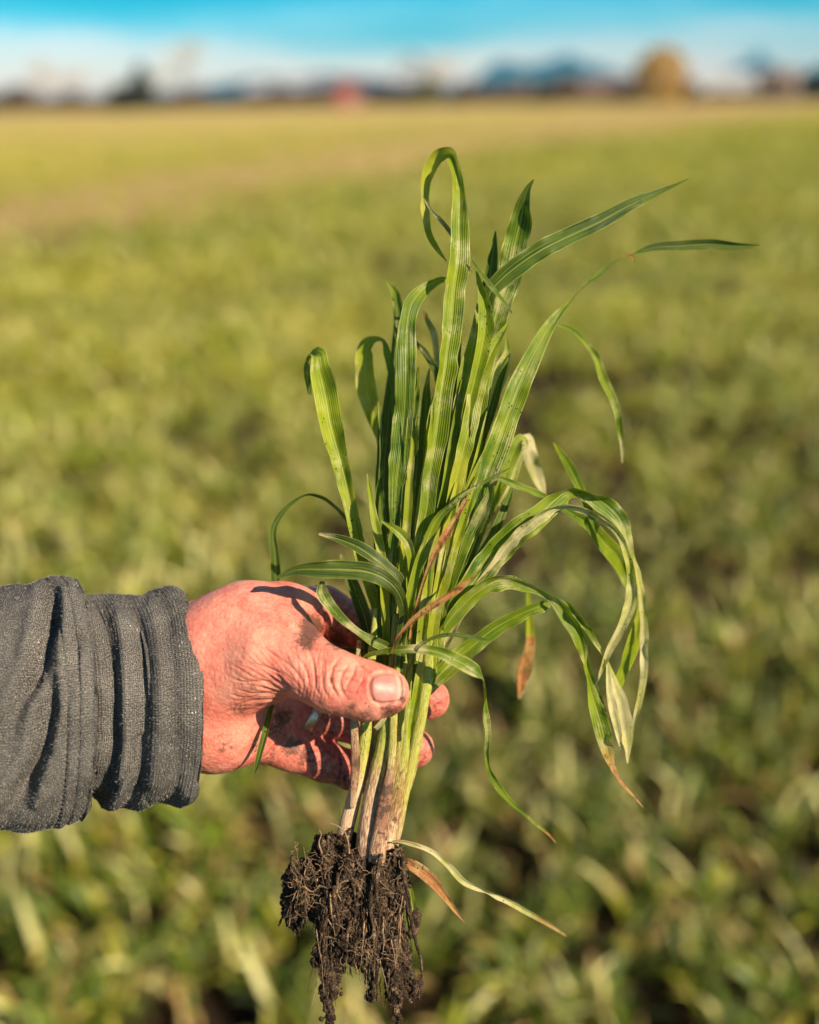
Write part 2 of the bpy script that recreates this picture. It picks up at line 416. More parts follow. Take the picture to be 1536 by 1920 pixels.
THUMB = [cap((415, 1230, .4545, 80), (500, 1226, .444, 70)), cap((415, 1285, .455, 70), (490, 1262, .444, 58)),
         cap((500, 1226, .442, 66), (575, 1252, .434, 53)), cap((415, 1200, .4535, 74), (500, 1208, .4475, 60)), cap((420, 1262, .4525, 74), (498, 1250, .4455, 60)),
         cap((575, 1252, .434, 53), (630, 1279, .430, 53)), cap((630, 1279, .430, 53), (690, 1296, .428, 49)),
         cap((690, 1296, .428, 49), (726, 1298, .4285, 42))]
INDEX = [cap((536, 1146, .464, 50), (606, 1146, .482, 44)), cap((606, 1146, .482, 44), (700, 1190, .489, 40)), cap((700, 1190, .489, 39), (796, 1242, .478, 34))]
MIDDLE = [cap((528, 1212, .472, 50), (625, 1248, .486, 42)), cap((625, 1248, .486, 42), (722, 1285, .488, 38)), cap((722, 1285, .488, 38), (806, 1311, .475, 37))]
RING = [cap((500, 1300, .474, 50), (595, 1341, .482, 33)), cap((595, 1341, .482, 34), (700, 1373, .487, 34)), cap((700, 1373, .487, 34), (778, 1403, .476, 36))]
LITTLE = [cap((482, 1368, .474, 52), (545, 1398, .479, 43)), cap((545, 1398, .479, 43), (600, 1423, .4795, 36)), cap((600, 1423, .4795, 36), (672, 1448, .481, 35)), cap((672, 1448, .481, 35), (722, 1466, .474, 30))]
def dcap(P, c):
    a, b, ra, rb = c; ab = b - a
    t = np.clip((P - a) @ ab / (ab @ ab), 0, 1)
    return np.linalg.norm(P - a - t[:, None] * ab, axis=1) - (ra + (rb - ra) * t)
def smin(a, b, k):
    h = np.clip(k - np.abs(a - b), 0, None) / k
    return np.minimum(a, b) - h * h * k * 0.25
def chain(P, cs, k):
    d = dcap(P, cs[0])
    for c in cs[1:]: d = smin(d, dcap(P, c), k)
    return d
def hand_sdf(P):
    palm = chain(P, PALM, .014)
    th = chain(P, THUMB, .007)
    th = smin(th, dcap(P, cap((470, 1150, .456, 44), (560, 1205, .450, 30))), .018)      # web between thumb and index
    fi = chain(P, INDEX, .005)
    for c in (MIDDLE, RING, LITTLE): fi = smin(fi, chain(P, c, .005), .0016)
    d = smin(palm, fi, .006)
    return smin(d, th, .006)

px2 = lambda V: (V[:, 0] / -V[:, 2] * F + 768, 960 - V[:, 1] / -V[:, 2] * F)
lo = np.array([-.125, -.135, -.515]); hi = np.array([.026, -.02, -.395])
HV, HF = sdf_mesh(hand_sdf, lo, hi, .00042, coarse=5)
# the grid is mirrored in depth handedness: fix orientation from the gradient
def grad(P, e=2e-4):
    return np.stack([hand_sdf(P + d) - hand_sdf(P - d) for d in np.eye(3) * e], -1) / (2 * e)
HN = grad(HV); HN /= np.linalg.norm(HN, axis=1, keepdims=True) + 1e-9
fnn = np.cross(HV[HF[:, 1]] - HV[HF[:, 0]], HV[HF[:, 2]] - HV[HF[:, 0]])
if (fnn * HN[HF[:, 0]]).sum(1).mean() < 0: HF = HF[:, ::-1]
hx, hy = px2(HV); hd = -HV[:, 2]
front = sstep(.1, .55, HN[:, 2])
on_thumb = sstep(.008, .002, chain(HV, THUMB, .007) - hand_sdf(HV)) * front * sstep(.466, .456, hd)
# crease field
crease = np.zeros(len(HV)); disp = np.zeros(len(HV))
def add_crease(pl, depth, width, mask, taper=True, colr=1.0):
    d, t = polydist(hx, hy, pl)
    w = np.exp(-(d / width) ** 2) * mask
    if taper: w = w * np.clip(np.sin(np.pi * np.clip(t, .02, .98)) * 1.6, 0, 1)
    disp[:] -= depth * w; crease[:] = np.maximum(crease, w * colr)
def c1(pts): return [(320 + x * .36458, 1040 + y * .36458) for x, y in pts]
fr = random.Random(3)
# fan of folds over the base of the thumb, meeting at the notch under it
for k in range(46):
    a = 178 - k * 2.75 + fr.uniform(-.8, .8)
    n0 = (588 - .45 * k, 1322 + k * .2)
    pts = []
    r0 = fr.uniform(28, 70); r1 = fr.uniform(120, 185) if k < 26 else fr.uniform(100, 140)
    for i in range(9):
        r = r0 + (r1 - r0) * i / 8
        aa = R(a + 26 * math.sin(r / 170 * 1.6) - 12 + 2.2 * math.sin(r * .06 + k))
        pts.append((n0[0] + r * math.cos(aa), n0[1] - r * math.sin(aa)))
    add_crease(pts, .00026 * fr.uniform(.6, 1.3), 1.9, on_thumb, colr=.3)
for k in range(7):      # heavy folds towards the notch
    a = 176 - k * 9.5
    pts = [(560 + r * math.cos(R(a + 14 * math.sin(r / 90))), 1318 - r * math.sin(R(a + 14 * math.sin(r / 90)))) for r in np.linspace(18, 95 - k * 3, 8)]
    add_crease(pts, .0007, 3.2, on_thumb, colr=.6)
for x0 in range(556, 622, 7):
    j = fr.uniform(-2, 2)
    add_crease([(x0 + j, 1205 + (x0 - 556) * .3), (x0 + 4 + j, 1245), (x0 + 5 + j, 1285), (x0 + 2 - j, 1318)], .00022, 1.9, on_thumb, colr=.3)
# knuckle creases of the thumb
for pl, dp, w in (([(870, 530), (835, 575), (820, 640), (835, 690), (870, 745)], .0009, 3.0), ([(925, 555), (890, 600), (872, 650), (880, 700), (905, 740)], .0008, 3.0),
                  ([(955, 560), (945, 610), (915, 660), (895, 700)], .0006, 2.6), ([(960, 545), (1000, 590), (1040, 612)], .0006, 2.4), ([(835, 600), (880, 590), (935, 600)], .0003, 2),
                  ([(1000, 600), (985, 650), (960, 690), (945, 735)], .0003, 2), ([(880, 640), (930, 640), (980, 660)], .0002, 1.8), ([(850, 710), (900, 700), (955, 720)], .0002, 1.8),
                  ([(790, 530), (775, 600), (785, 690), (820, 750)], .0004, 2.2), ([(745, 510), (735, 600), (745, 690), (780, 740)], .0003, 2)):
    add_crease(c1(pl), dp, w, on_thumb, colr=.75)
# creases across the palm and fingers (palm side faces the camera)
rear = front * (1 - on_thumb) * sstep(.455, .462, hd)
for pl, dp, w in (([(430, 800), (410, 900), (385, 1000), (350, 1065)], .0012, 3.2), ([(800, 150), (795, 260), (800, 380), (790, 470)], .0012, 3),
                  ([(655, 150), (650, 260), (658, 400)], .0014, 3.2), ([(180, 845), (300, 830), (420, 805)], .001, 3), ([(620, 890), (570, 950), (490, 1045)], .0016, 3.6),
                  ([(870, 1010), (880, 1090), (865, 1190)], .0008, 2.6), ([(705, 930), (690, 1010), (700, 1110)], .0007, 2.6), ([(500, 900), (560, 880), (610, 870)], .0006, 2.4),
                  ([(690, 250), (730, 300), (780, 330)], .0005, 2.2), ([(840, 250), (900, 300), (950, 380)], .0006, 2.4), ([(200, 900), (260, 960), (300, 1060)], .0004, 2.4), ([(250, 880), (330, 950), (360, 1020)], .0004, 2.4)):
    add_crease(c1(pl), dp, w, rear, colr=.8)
# tendon / web relief on the back of the hand
add_crease(c1([(560, 250), (600, 310), (650, 400)]), -.0012, 9, front, colr=0)
add_crease(c1([(530, 300), (575, 350), (600, 380)]), .0009, 5, front, colr=.25)
disp += .00017 * vnoise(HV, 260) + .00012 * vnoise(HV, 800)
disp *= 1
# bed of the nail: groove around it
NAIL_C = C3(723, 1290, .425); nail_ang = R(-4)
def nail_uv(x, y):
    dx, dy = x - 725, y - 1290.5
    return (dx * math.cos(nail_ang) + dy * math.sin(nail_ang)) / 30.5, (-dx * math.sin(nail_ang) + dy * math.cos(nail_ang)) / 28.0
nu, nv = nail_uv(hx, hy)
rr = (np.abs(nu) ** 3 + np.abs(nv) ** 2.6) ** (1 / 2.8)
disp -= .00085 * np.exp(-((rr - 1.0) / .09) ** 2) * on_thumb
disp += .0003 * np.exp(-((rr - 1.24) / .13) ** 2) * on_thumb * sstep(.9, .2, nu)
disp -= .0007 * sstep(1.02, .9, rr) * on_thumb
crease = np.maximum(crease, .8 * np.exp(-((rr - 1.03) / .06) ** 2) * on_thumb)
HV2 = HV + HN * disp[:, None]
# stains and redness of the skin, plus painted shade on the rear fingers
def blob(x, y, r, a=1.0): return a * np.exp(-(((hx - x) / r) ** 2 + ((hy - y) / r) ** 2))
dirt = np.zeros(len(HV))
for x, y, r, a in ((585, 1175, 26, 1.1), (575, 1200, 22, 1.0), (632, 1195, 24, .9), (640, 1150, 20, .5), (548, 1400, 22, 1.0), (530, 1345, 22, .8), (505, 1420, 26, .5), (600, 1440, 30, .55), (640, 1460, 30, .6),
                   (575, 1420, 26, .7), (620, 1370, 20, .6), (520, 1370, 24, .6), (735, 1335, 26, .8), (690, 1342, 26, .5), (755, 1310, 10, .8), (622, 1277, 6, .8), (300 + 120, 1400, 26, .45), (447, 1330, 18, .5), (590, 1210, 14, .5), (660, 1325, 18, .5), (470, 1290, 10, .4), (480, 1400, 22, .45), (830, 1330, 16, .4), (600, 1120, 20, .35)):
    dirt = np.maximum(dirt, blob(x, y, r, a))
dirt = np.maximum(dirt, .38 * rear * sstep(540, 600, hx))
dirt = np.maximum(dirt, .9 * np.exp(-((rr - 1.03) / .07) ** 2) * on_thumb * sstep(.2, .9, nu))
red = .42 + np.zeros(len(HV))
red = np.maximum(red, blob(675, 1290, 44, .85)); red = np.maximum(red, blob(545, 1120, 34, .8)); red = np.maximum(red, blob(740, 1320, 30, .6))
red = np.where(rear > .5, np.maximum(red, .72), red)  # shadow side of the rear fingers put into the colour as deeper red
red -= blob(470, 1230, 60, .25); red = np.clip(red, 0, 1)

person_base = cam2world(C3(385, 1280, .466))
person = empty('person', person_base, 'left hand in dark grey sweatshirt sleeve pinching an uprooted grass clump, ring on one finger', 'person')
ORG['person'] = np.array(person_base)
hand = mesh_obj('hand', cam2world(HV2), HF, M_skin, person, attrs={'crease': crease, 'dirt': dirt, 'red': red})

# thumbnail: a curved plate seated on the skin
nu_, nv_ = 34, 30
U, Vv = np.meshgrid(np.linspace(-1, 1, nu_), np.linspace(-1, 1, nv_), indexing='ij')
# squircle mapping
sq = np.sqrt(np.clip(1 - (np.abs(Vv) ** 2.6) * .42, 0, 1)); sq2 = np.sqrt(np.clip(1 - (np.abs(U) ** 3) * .38, 0, 1))
uu, vv = U * sq * .97, Vv * sq2 * .97
nxp = 725 + (uu * 30.5) * math.cos(nail_ang) - (vv * 28) * math.sin(nail_ang)
nyp = 1290.5 + (uu * 30.5) * math.sin(nail_ang) + (vv * 28) * math.cos(nail_ang)
d0 = np.full(nxp.size, .400)
xf, yf = nxp.ravel(), nyp.ravel()
for _ in range(40):
    P = np.stack([(xf - 768) / F * d0, (960 - yf) / F * d0, -d0], -1); d0 = d0 + hand_sdf(P)
P = np.stack([(xf - 768) / F * d0, (960 - yf) / F * d0, -d0], -1); G = grad(P); G /= np.linalg.norm(G, axis=1, keepdims=True)
off = (.00035 - .0009 * sstep(.86, 1.0, np.maximum(np.abs(U), np.abs(Vv))).ravel() * (1 - .7 * sstep(.5, 1, U).ravel()))
NV = P + G * off[:, None]
m, nt_, b, out = new_mat('fingernail')
nm = attr(nt_, 'along').outputs['Fac']; obn = objcoord(nt_)
col = ramp(nt_, nm, [(0.0, (0.52, 0.22, 0.17)), (0.1, (0.38, 0.14, 0.115)), (0.8, (0.44, 0.17, 0.135)), (0.9, (0.60, 0.36, 0.26)), (0.97, (0.25, 0.17, 0.12)), (1.0, (0.07, 0.045, 0.03))])
col = mixc(nt_, .25, col, ramp(nt_, noise(nt_, obn, 300, 3), [(.3, (.35, .13, .1)), (.7, (.72, .42, .34))]))
L(nt_, col, b.inputs['Base Color']); b.inputs['Roughness'].default_value = .42; b.inputs['Specular IOR Level'].default_value = .35
b.inputs['Subsurface Weight'].default_value = .15; b.inputs['Subsurface Radius'].default_value = (.002, .0008, .0005); b.inputs['Subsurface Scale'].default_value = 1.0
cmb_ = N(nt_, 'ShaderNodeMapping'); cmb_.inputs['Scale'].default_value = (60, 900, 900); L(nt_, obn, cmb_.inputs[0])
L(nt_, bump(nt_, noise(nt_, cmb_.outputs[0], 1, 2), .3, .0002), b.inputs['Normal'])
nf = grid_faces(nu_, nv_)
mesh_obj('thumbnail', cam2world(NV), nf[:, ::-1], m, hand, attrs={'along': (U.ravel() + 1) / 2})

# ring band on the ring finger
ra_, rb_ = RING[0][0], RING[0][1]
axis = (rb_ - ra_) / np.linalg.norm(rb_ - ra_)
tt = .86; rc = ra_ + (rb_ - ra_) * tt; rrad = (RING[0][2] + (RING[0][3] - RING[0][2]) * tt) * 1.07
e1 = np.cross(axis, [0, 0, 1.]); e1 /= np.linalg.norm(e1); e2 = np.cross(axis, e1)
prof = [(-.0027, -.0012), (-.0029, .0006), (-.0025, .0012), (-.0012, .0015), (.0012, .0015), (.0025, .0012), (.0029, .0006), (.0027, -.0012)]
th_ = np.linspace(0, 2 * np.pi, 96, endpoint=False)
rv = np.array([rc + axis * a_ + (math.cos(t) * e1 + math.sin(t) * e2) * (rrad + b_) for t in th_ for a_, b_ in prof])
np_ = len(prof); rf = []
for i in range(96):
    for j in range(np_): rf.append((i * np_ + j, i * np_ + (j + 1) % np_, ((i + 1) % 96) * np_ + (j + 1) % np_, ((i + 1) % 96) * np_ + j))
M_ring = simple_mat('brushed_silver', (0.66, 0.50, 0.38), .42, 1.0, .25, 600, (900, .2, .0002))
mesh_obj('ring', cam2world(rv), rf, M_ring, hand)

# ---- sleeve
def fabric_material():
    m, nt, b, out = new_mat('heather_jersey')
    uv = attr(nt, 'suv').outputs['Vector']; ob = objcoord(nt)
    w1 = N(nt, 'ShaderNodeTexWave'); w1.bands_direction = 'X'; w1.inputs['Scale'].default_value = .42; w1.inputs['Distortion'].default_value = 1.2; w1.inputs['Detail Scale'].default_value = 1.5; L(nt, uv, w1.inputs[0])
    w2 = N(nt, 'ShaderNodeTexWave'); w2.bands_direction = 'Y'; w2.inputs['Scale'].default_value = .36; w2.inputs['Distortion'].default_value = 1.6; w2.inputs['Detail Scale'].default_value = 1.5; L(nt, uv, w2.inputs[0])
    knit = math_(nt, 'MULTIPLY', w1.outputs['Fac'], w2.outputs['Fac'])
    sp = noise(nt, mapping(nt, uv, (2.3, 1.7, 1)), 1, 3, .7); bigv = noise(nt, ob, 35, 4, .65)
    f = math_(nt, 'ADD', math_(nt, 'MULTIPLY', sp, .75), math_(nt, 'ADD', math_(nt, 'MULTIPLY', knit, .10), math_(nt, 'MULTIPLY', bigv, .18)))
    col = ramp(nt, f, [(.31, (.011, .011, .012)), (.44, (.052, .049, .047)), (.56, (.22, .20, .178)), (.69, (.66, .61, .54))])
    vz = N(nt, 'ShaderNodeTexVoronoi'); vz.inputs['Scale'].default_value = 230; L(nt, ob, vz.inputs['Vector'])
    lint = math_(nt, 'MULTIPLY', ramp(nt, vz.outputs['Distance'], [(.07, g3(1)), (.12, g3(0))]), ramp(nt, noise(nt, ob, 70, 2), [(.55, g3(0)), (.6, g3(1))]))
    col = mixc(nt, lint, col, (.6, .6, .6))
    L(nt, col, b.inputs['Base Color']); b.inputs['Roughness'].default_value = .95; b.inputs['Specular IOR Level'].default_value = .1
    pass
    h = math_(nt, 'ADD', math_(nt, 'MULTIPLY', knit, .6), math_(nt, 'MULTIPLY', sp, 1.5))
    L(nt, bump(nt, h, .8, .0007), b.inputs['Normal'])
    return m
M_fab = fabric_material()
#      x      top   bot   half-depth(mm)
SL = [(-1500, 1060, 1640, 50), (-700, 1085, 1590, 48), (-250, 1100, 1562, 46), (0, 1100, 1550, 44), (40, 1090, 1552, 44), (80, 1086, 1547, 44), (105, 1082, 1541, 44), (122, 1082, 1534, 44),
      (138, 1090, 1524, 43), (147, 1103, 1511, 41.5), (148, 1116, 1497, 39.5), (143, 1126, 1488, 37.5)]
CU = [(120, 1135, 1470, 34.5), (140, 1128, 1476, 36), (154, 1121, 1484, 37.5), (168, 1117, 1494, 38.5), (182, 1118, 1504, 39), (200, 1119, 1510, 39.5), (222, 1116, 1513, 39.5), (245, 1117, 1511, 39.5), (262, 1119, 1505, 39),
      (276, 1118, 1499, 39), (290, 1110, 1497, 39.5), (304, 1104, 1500, 39.6), (318, 1101, 1503, 39.8), (330, 1104, 1506, 39.8), (338, 1112, 1504, 39.5), (342, 1120, 1499, 39.5), (341, 1128, 1491, 38.5), (334, 1134, 1484, 37.5), (300, 1138, 1478, 36.5), (240, 1142, 1470, 36)]
def tube_part(name, nodes, nseg, parent, bulge, relief, nphi=420, cap_start=False):
    A = catmull(np.array([(n[0], (n[1] + n[2]) / 2, n[1], n[2], n[3]) for n in nodes], float), nseg)
    phi = np.linspace(0, 2 * np.pi, nphi, endpoint=False)
    x = A[:, 0][:, None] + bulge * np.sin(phi)[None, :]
    ce = (A[:, 2] + A[:, 3]) / 2; hh = (A[:, 3] - A[:, 2]) / 2
    cosp = np.sign(np.cos(phi)) * np.abs(np.cos(phi)) ** .92; sinp = np.sign(np.sin(phi)) * np.abs(np.sin(phi)) ** .92
    y = ce[:, None] - hh[:, None] * cosp[None, :]
    dc = .471 + np.minimum(0, (A[:, 0] - 340) * 2.0e-5)
    d = dc[:, None] - A[:, 4][:, None] / 1000 * sinp[None, :]
    dc0 = np.broadcast_to(dc[:, None], x.shape).ravel()
    # outline pixels are meant at the tube's middle depth: keep x, y metric there
    X = (x.ravel() - 768) / F * d.ravel(); Y = (960 - y.ravel()) / F * dc0
    P = np.stack([X, Y, -d.ravel()], -1)
    fc = grid_faces(nseg, nphi, wrap=True)
    nr = vert_normals(P, fc)
    cen = np.stack([np.broadcast_to(((A[:, 0] - 768) / F * dc)[:, None], x.shape).ravel(), np.broadcast_to(((960 - ce) / F * dc)[:, None], x.shape).ravel(), -dc0], -1)
    if ((P - cen) * nr).sum(1).mean() < 0: nr = -nr; fc = fc[:, ::-1]
    xx = np.broadcast_to(A[:, 0][:, None], x.shape).ravel(); ph = np.broadcast_to(phi[None, :], x.shape).ravel()
    P = P + nr * relief(P, xx, ph, nr)[:, None]
    al = np.concatenate([[0], np.cumsum(np.hypot(np.diff(A[:, 0]), np.diff(A[:, 2])))]) * .25
    suv = np.stack([np.broadcast_to(al[:, None], x.shape).ravel(), ph * 46.0, np.zeros(x.size)], -1)
    return mesh_obj(name, cam2world(P), fc, M_fab, parent, attrs={'suv': suv})
def wrap_fold(ph, x, x0, width, amp, wob, seed):
    xc = x0 + wob * np.sin(ph * 1.0 + seed) + .45 * wob * np.sin(2.3 * ph + seed * 1.7)
    return amp * np.exp(-((x - xc) / width) ** 2)
def relief_body(P, x, ph, nr):
    px, py = px2(P); fr_ = sstep(-.1, .4, nr[:, 2]); r = np.zeros(len(P))
    for pl, dp, w in (([(100, 1095), (94, 1150), (78, 1220), (55, 1280), (28, 1345)], .011, 17), ([(98, 1250), (92, 1330), (78, 1410), (48, 1475), (8, 1540)], .011, 18),
                      ([(150, 1180), (132, 1260), (128, 1340)], .0016, 10)):
        d, t = polydist(px, py, pl)
        r -= dp * np.exp(-(d / w) ** 2) * fr_ * np.clip(np.sin(np.pi * np.clip(t, .04, .96)) * 1.5, 0, 1)
    for pl, dp, w in (([(72, 1110), (62, 1180), (40, 1260), (0, 1330)], .0030, 18), ([(125, 1110), (118, 1200), (108, 1300), (98, 1400), (70, 1500)], .0030, 15), ([(60, 1330), (48, 1420), (0, 1490)], .0034, 22)):
        d, t = polydist(px, py, pl); r += dp * np.exp(-(d / w) ** 2) * fr_
    r += wrap_fold(ph, x, -120, 30, -.005, 40, 1) + wrap_fold(ph, x, -230, 45, -.006, 50, 3) + wrap_fold(ph, x, -420, 60, -.007, 60, 5) + wrap_fold(ph, x, -800, 60, -.006, 60, 2)
    r += (1 - fr_) * (wrap_fold(ph, x, 40, 22, -.004, 20, 2))
    # seam: two stitched grooves and a raised welt
    r -= .0014 * np.exp(-((x - 86 - 3 * np.sin(ph)) / 2.6) ** 2) + .0016 * np.exp(-((x - 112) / 1.8) ** 2)
    r += .0006 * np.exp(-((x - 99) / 7) ** 2)
    r += .0006 * np.sin(ph * 120) * np.exp(-((x - 86 - 3 * np.sin(ph)) / 4.5) ** 2)
    return r + .0009 * vnoise(P, 90) + .00035 * vnoise(P, 260)
def relief_cuff(P, x, ph, nr):
    fw = .06 + .94 * sstep(-.05, .75, nr[:, 2])
    r = wrap_fold(ph, x, 172, 12, -.0052, 5, 2.2) + wrap_fold(ph, x, 225, 14, -.0060, 8, .6) + wrap_fold(ph, x, 198, 11, .0024, 6, 1.5) + wrap_fold(ph, x, 260, 14, .0028, 7, .8)
    r += wrap_fold(ph, x, 294, 12, -.0015, 9, 4.5)
    r = r * fw
    px, py = px2(P)
    for pl, dp, w in (([(215, 1478), (235, 1462), (250, 1430), (256, 1390)], .003, 8), ([(275, 1500), (290, 1478), (300, 1440), (318, 1400)], .0022, 8)):
        d, t = polydist(px, py, pl); r -= dp * np.exp(-(d / w) ** 2) * sstep(0, .4, nr[:, 2])
    r += .0005 * np.exp(-((x - 334) / 4) ** 2)
    r += .00016 * np.sin(x * 1.05 + .4 * np.sin(ph * 7))
    return r + .0012 * vnoise(P, 70) + .0007 * vnoise(P, 160) + .0003 * vnoise(P, 300)
sleeve = tube_part('sleeve', SL, 620, person, 36, relief_body)
cuff = tube_part('cuff', CU, 260, sleeve, 40, relief_cuff)
# the arm goes on inside the sleeve, ending under the fabric
# lint fibres standing off the jersey
def lint(n):
    V, Fc = [], []
    r = random.Random(5)
    for part in (sleeve, cuff):
        me = part.data; nvs = len(me.vertices); co = np.zeros(nvs * 3); me.vertices.foreach_get('co', co); co = co.reshape(-1, 3)
        no = np.zeros(nvs * 3); me.vertices.foreach_get('normal', no); no = no.reshape(-1, 3)
        cc = (co + ORG[part.name] - CT) @ CR
        pxx, _ = px2(cc); ok = np.where((pxx > -60) & ((no @ CR)[:, 2] > -.25))[0]
        for i in rng.choice(ok, n // 2):
            p = co[i] + ORG[part.name]; nn_ = no[i]
            t = np.cross(nn_, rng.normal(size=3)); t /= np.linalg.norm(t); s = np.cross(nn_, t)
            ln = r.uniform(.0006, .0018); w = .00006
            a = p - nn_ * .0001; bb = p + nn_ * ln * .45 + t * ln * .4; c = p + nn_ * ln * .5 + t * ln
            k = len(V); V += [a - s * w, a + s * w, bb + s * w, bb - s * w, c]; Fc += [(k, k + 1, k + 2, k + 3), (k + 3, k + 2, k + 4)]
    M = simple_mat('grey_fibre', (.30, .28, .26), .8)
    o = mesh_obj('fabric_fuzz', np.array(V), Fc, M, sleeve, smooth=False); o['kind'] = 'stuff'
lint(14000)
# fine hairs on the back of the hand
def hairs(n):
    ok = np.where((hx > 390) & (hx < 560) & (hy > 1085) & (hy < 1215) & (HN[:, 2] > -.1) & (hd < .475))[0]
    V, Fc = [], []
    for i in rng.choice(ok, n):
        p = HV2[i]; g = HN[i]; t = np.array([.75, -.5, 0]) + rng.normal(size=3) * .25; t -= g * (t @ g); t /= np.linalg.norm(t); s = np.cross(g, t); ln = rng.uniform(.0025, .006); w = .00003
        q = [p - g * .0001, p + g * ln * .22 + t * ln * .4, p + g * ln * .25 + t * ln * .75, p + g * ln * .16 + t * ln]
        k = len(V)
        for j, c in enumerate(q): ww = w * (1 - j * .28); V += [c - s * ww, c + s * ww]
        Fc += [(k + 2 * j, k + 2 * j + 1, k + 2 * j + 3, k + 2 * j + 2) for j in range(3)]
    o = mesh_obj('hair', cam2world(np.array(V)), Fc, simple_mat('fine_hair', (.45, .26, .15), .5), hand, smooth=False); o['kind'] = 'stuff'
hairs(420)
# ------------------------------------------------------------------ the uprooted grass plant
D0 = .452
plant_base = W(700, 1610, D0)
plant = empty('grass_plant', plant_base, 'uprooted grass clump held in the hand, long green blades, earth clinging to its roots', 'plant')
ORG['grass_plant'] = np.array(plant_base)

def ribbon(name, pts, fold=18, curl=0, tone=(.5, 0, 0), tip=(.5, .3, .2), tipfrom=.85, wavy=1.0, seed=None, seg=None, nc=13, parent=None, label=None, roll_tip=None):
    """pts: (px, py, width px, depth offset mm, roll deg) base to tip; built as a folded, veined blade"""
    P = [tuple(p) + (0,) * (5 - len(p)) for p in pts]
    P = np.array(P, float)
    Ls = np.hypot(np.diff(P[:, 0]), np.diff(P[:, 1])).sum()
    n = seg or int(max(24, Ls / 5)); A = catmull(P, n)
    fold = min(40, fold * 1.25 + 5); tone = (tone[0] * 1.0 - .02, tone[1], tone[2] * (1 if tone[2] > .4 else .6))
    seed = seed if seed is not None else int(abs(P[0, 0] * 7 + P[-1, 1] * 13)) % 1000
    d = D0 + A[:, 3] / 1000
    cen = np.stack([(A[:, 0] - 768) / F * d, (960 - A[:, 1]) / F * d, -d], -1)
    al0 = np.concatenate([[0], np.cumsum(np.linalg.norm(np.diff(cen, axis=0), axis=1))]); q0 = np.stack([al0, np.full(n, seed * .53), np.zeros(n)], -1)
    kink = wavy * .00055 * sstep(0, .02, al0)
    cen = cen + np.stack([vnoise(q0, 60), vnoise(q0 + 3, 60), 2.2 * vnoise(q0 + 6, 45)], -1) * kink[:, None]
    t = np.gradient(cen, axis=0); t /= np.linalg.norm(t, axis=1, keepdims=True) + 1e-12
    view = np.array([0, 0, 1.])
    s = np.cross(t, view); s /= np.linalg.norm(s, axis=1, keepdims=True) + 1e-9
    for i in range(1, n):
        if s[i] @ s[i - 1] < 0 : s[i] = -s[i]
    for _ in range(3): s[1:-1] = (s[:-2] + s[1:-1] * 2 + s[2:]) ; s /= np.linalg.norm(s, axis=1, keepdims=True)
    nn_ = np.cross(s, t)
    al = np.concatenate([[0], np.cumsum(np.linalg.norm(np.diff(cen, axis=0), axis=1))])
    q = np.stack([al * 1, np.full(n, seed * .37), np.zeros(n)], -1)
    roll = np.radians(A[:, 4] + wavy * (15 * vnoise(q, 26) + 8 * vnoise(q + 9, 75)))
    hw = np.abs(A[:, 2]) / 2 * d / F
    hw = hw * (1 + .05 * wavy * vnoise(q + 5, 120)) + 1e-5
    S = s * np.cos(roll)[:, None] + nn_ * np.sin(roll)[:, None]
    Nn = -s * np.sin(roll)[:, None] + nn_ * np.cos(roll)[:, None]
    u = np.linspace(-1, 1, nc)
    fa = math.tan(R(fold))
    V = np.zeros((n, nc, 3)); luv = np.zeros((n, nc, 3))
    vv = np.linspace(0, 1, n)
    for j, uj in enumerate(u):
        lift = hw * (fa * (math.sqrt(uj * uj + .02)) + curl * (uj * uj)) 
        edge = .06 * wavy * hw * vnoise(q * 1.0 + np.array([0, 3.3 + 7 * (uj > 0), 0]), 160) * abs(uj) ** 2 * 6
        ridge = .00005 * math.cos(uj * 11 + seed) * (1 + .6 * vnoise(q + 2, 50)) * np.clip(hw / .003, .1, 1)
        lat = uj / math.sqrt(1 + (fa * .35) ** 2)
        V[:, j] = cen + S * (hw * lat)[:, None] + Nn * (lift + edge + ridge - hw * fa * .4)[:, None]
        luv[:, j, 0] = uj; luv[:, j, 1] = al * 8; luv[:, j, 2] = vv
    tn = np.zeros((n, nc, 3)); k = sstep(tipfrom, min(1, tipfrom + .15), vv)[:, None]
    for i_ in range(3): tn[:, :, i_] = tone[i_] * (1 - k) + tip[i_] * k
    o = mesh_obj(name, cam2world(V.reshape(-1, 3)), grid_faces(n, nc), M_leaf, parent or plant, attrs={'luv': luv.reshape(-1, 3), 'tone': tn.reshape(-1, 3)})
    if label: o['label'] = label
    return o
# tones: (yellowness, dryness, paleness)
G = (.46, 0, .18); GD = (.12, 0, .05); GY = (.68, 0, .22); GP = (.5, .02, .38); OL = (.5, .12, .1); BR = (.6, .8, .1)
LV = []
def leaf(pts, **k): LV.append((pts, k))
# main tall blade, hooked back at its top
leaf([(775,1230,22,-6,10),(782,1120,24,-7,5),(790,1010,26,-8,0),(800,950,30,-9,0),(812,860,36,-9,-8),(826,760,38,-8,-10),(840,650,40,-6,-12),(852,560,42,-5,-10),(858,485,44,-4,-6),(862,410,34,-3,5),(859,350,22,-2,20),(852,305,20,0,35),(844,287,22,4,30),(830,290,26,8,10),(812,312,26,11,-10),(801,345,22,12,-20),(798,390,18,11,-20),(806,435,15,9,-15),(822,470,9,7,0),(836,490,2,6,0)], fold=32, tone=(.46,0,.30), tip=(.75,.1,.2), tipfrom=.7, label='tallest blade, bleached down its middle, tip hooked over backwards')
leaf([(862,470,6,3,0),(846,438,9,2,0),(826,412,8,2,20),(806,388,6,2,30),(793,368,2,2,0)], fold=25, tone=(.2,.1,.5), tip=(.2,.3,.1), wavy=.5)
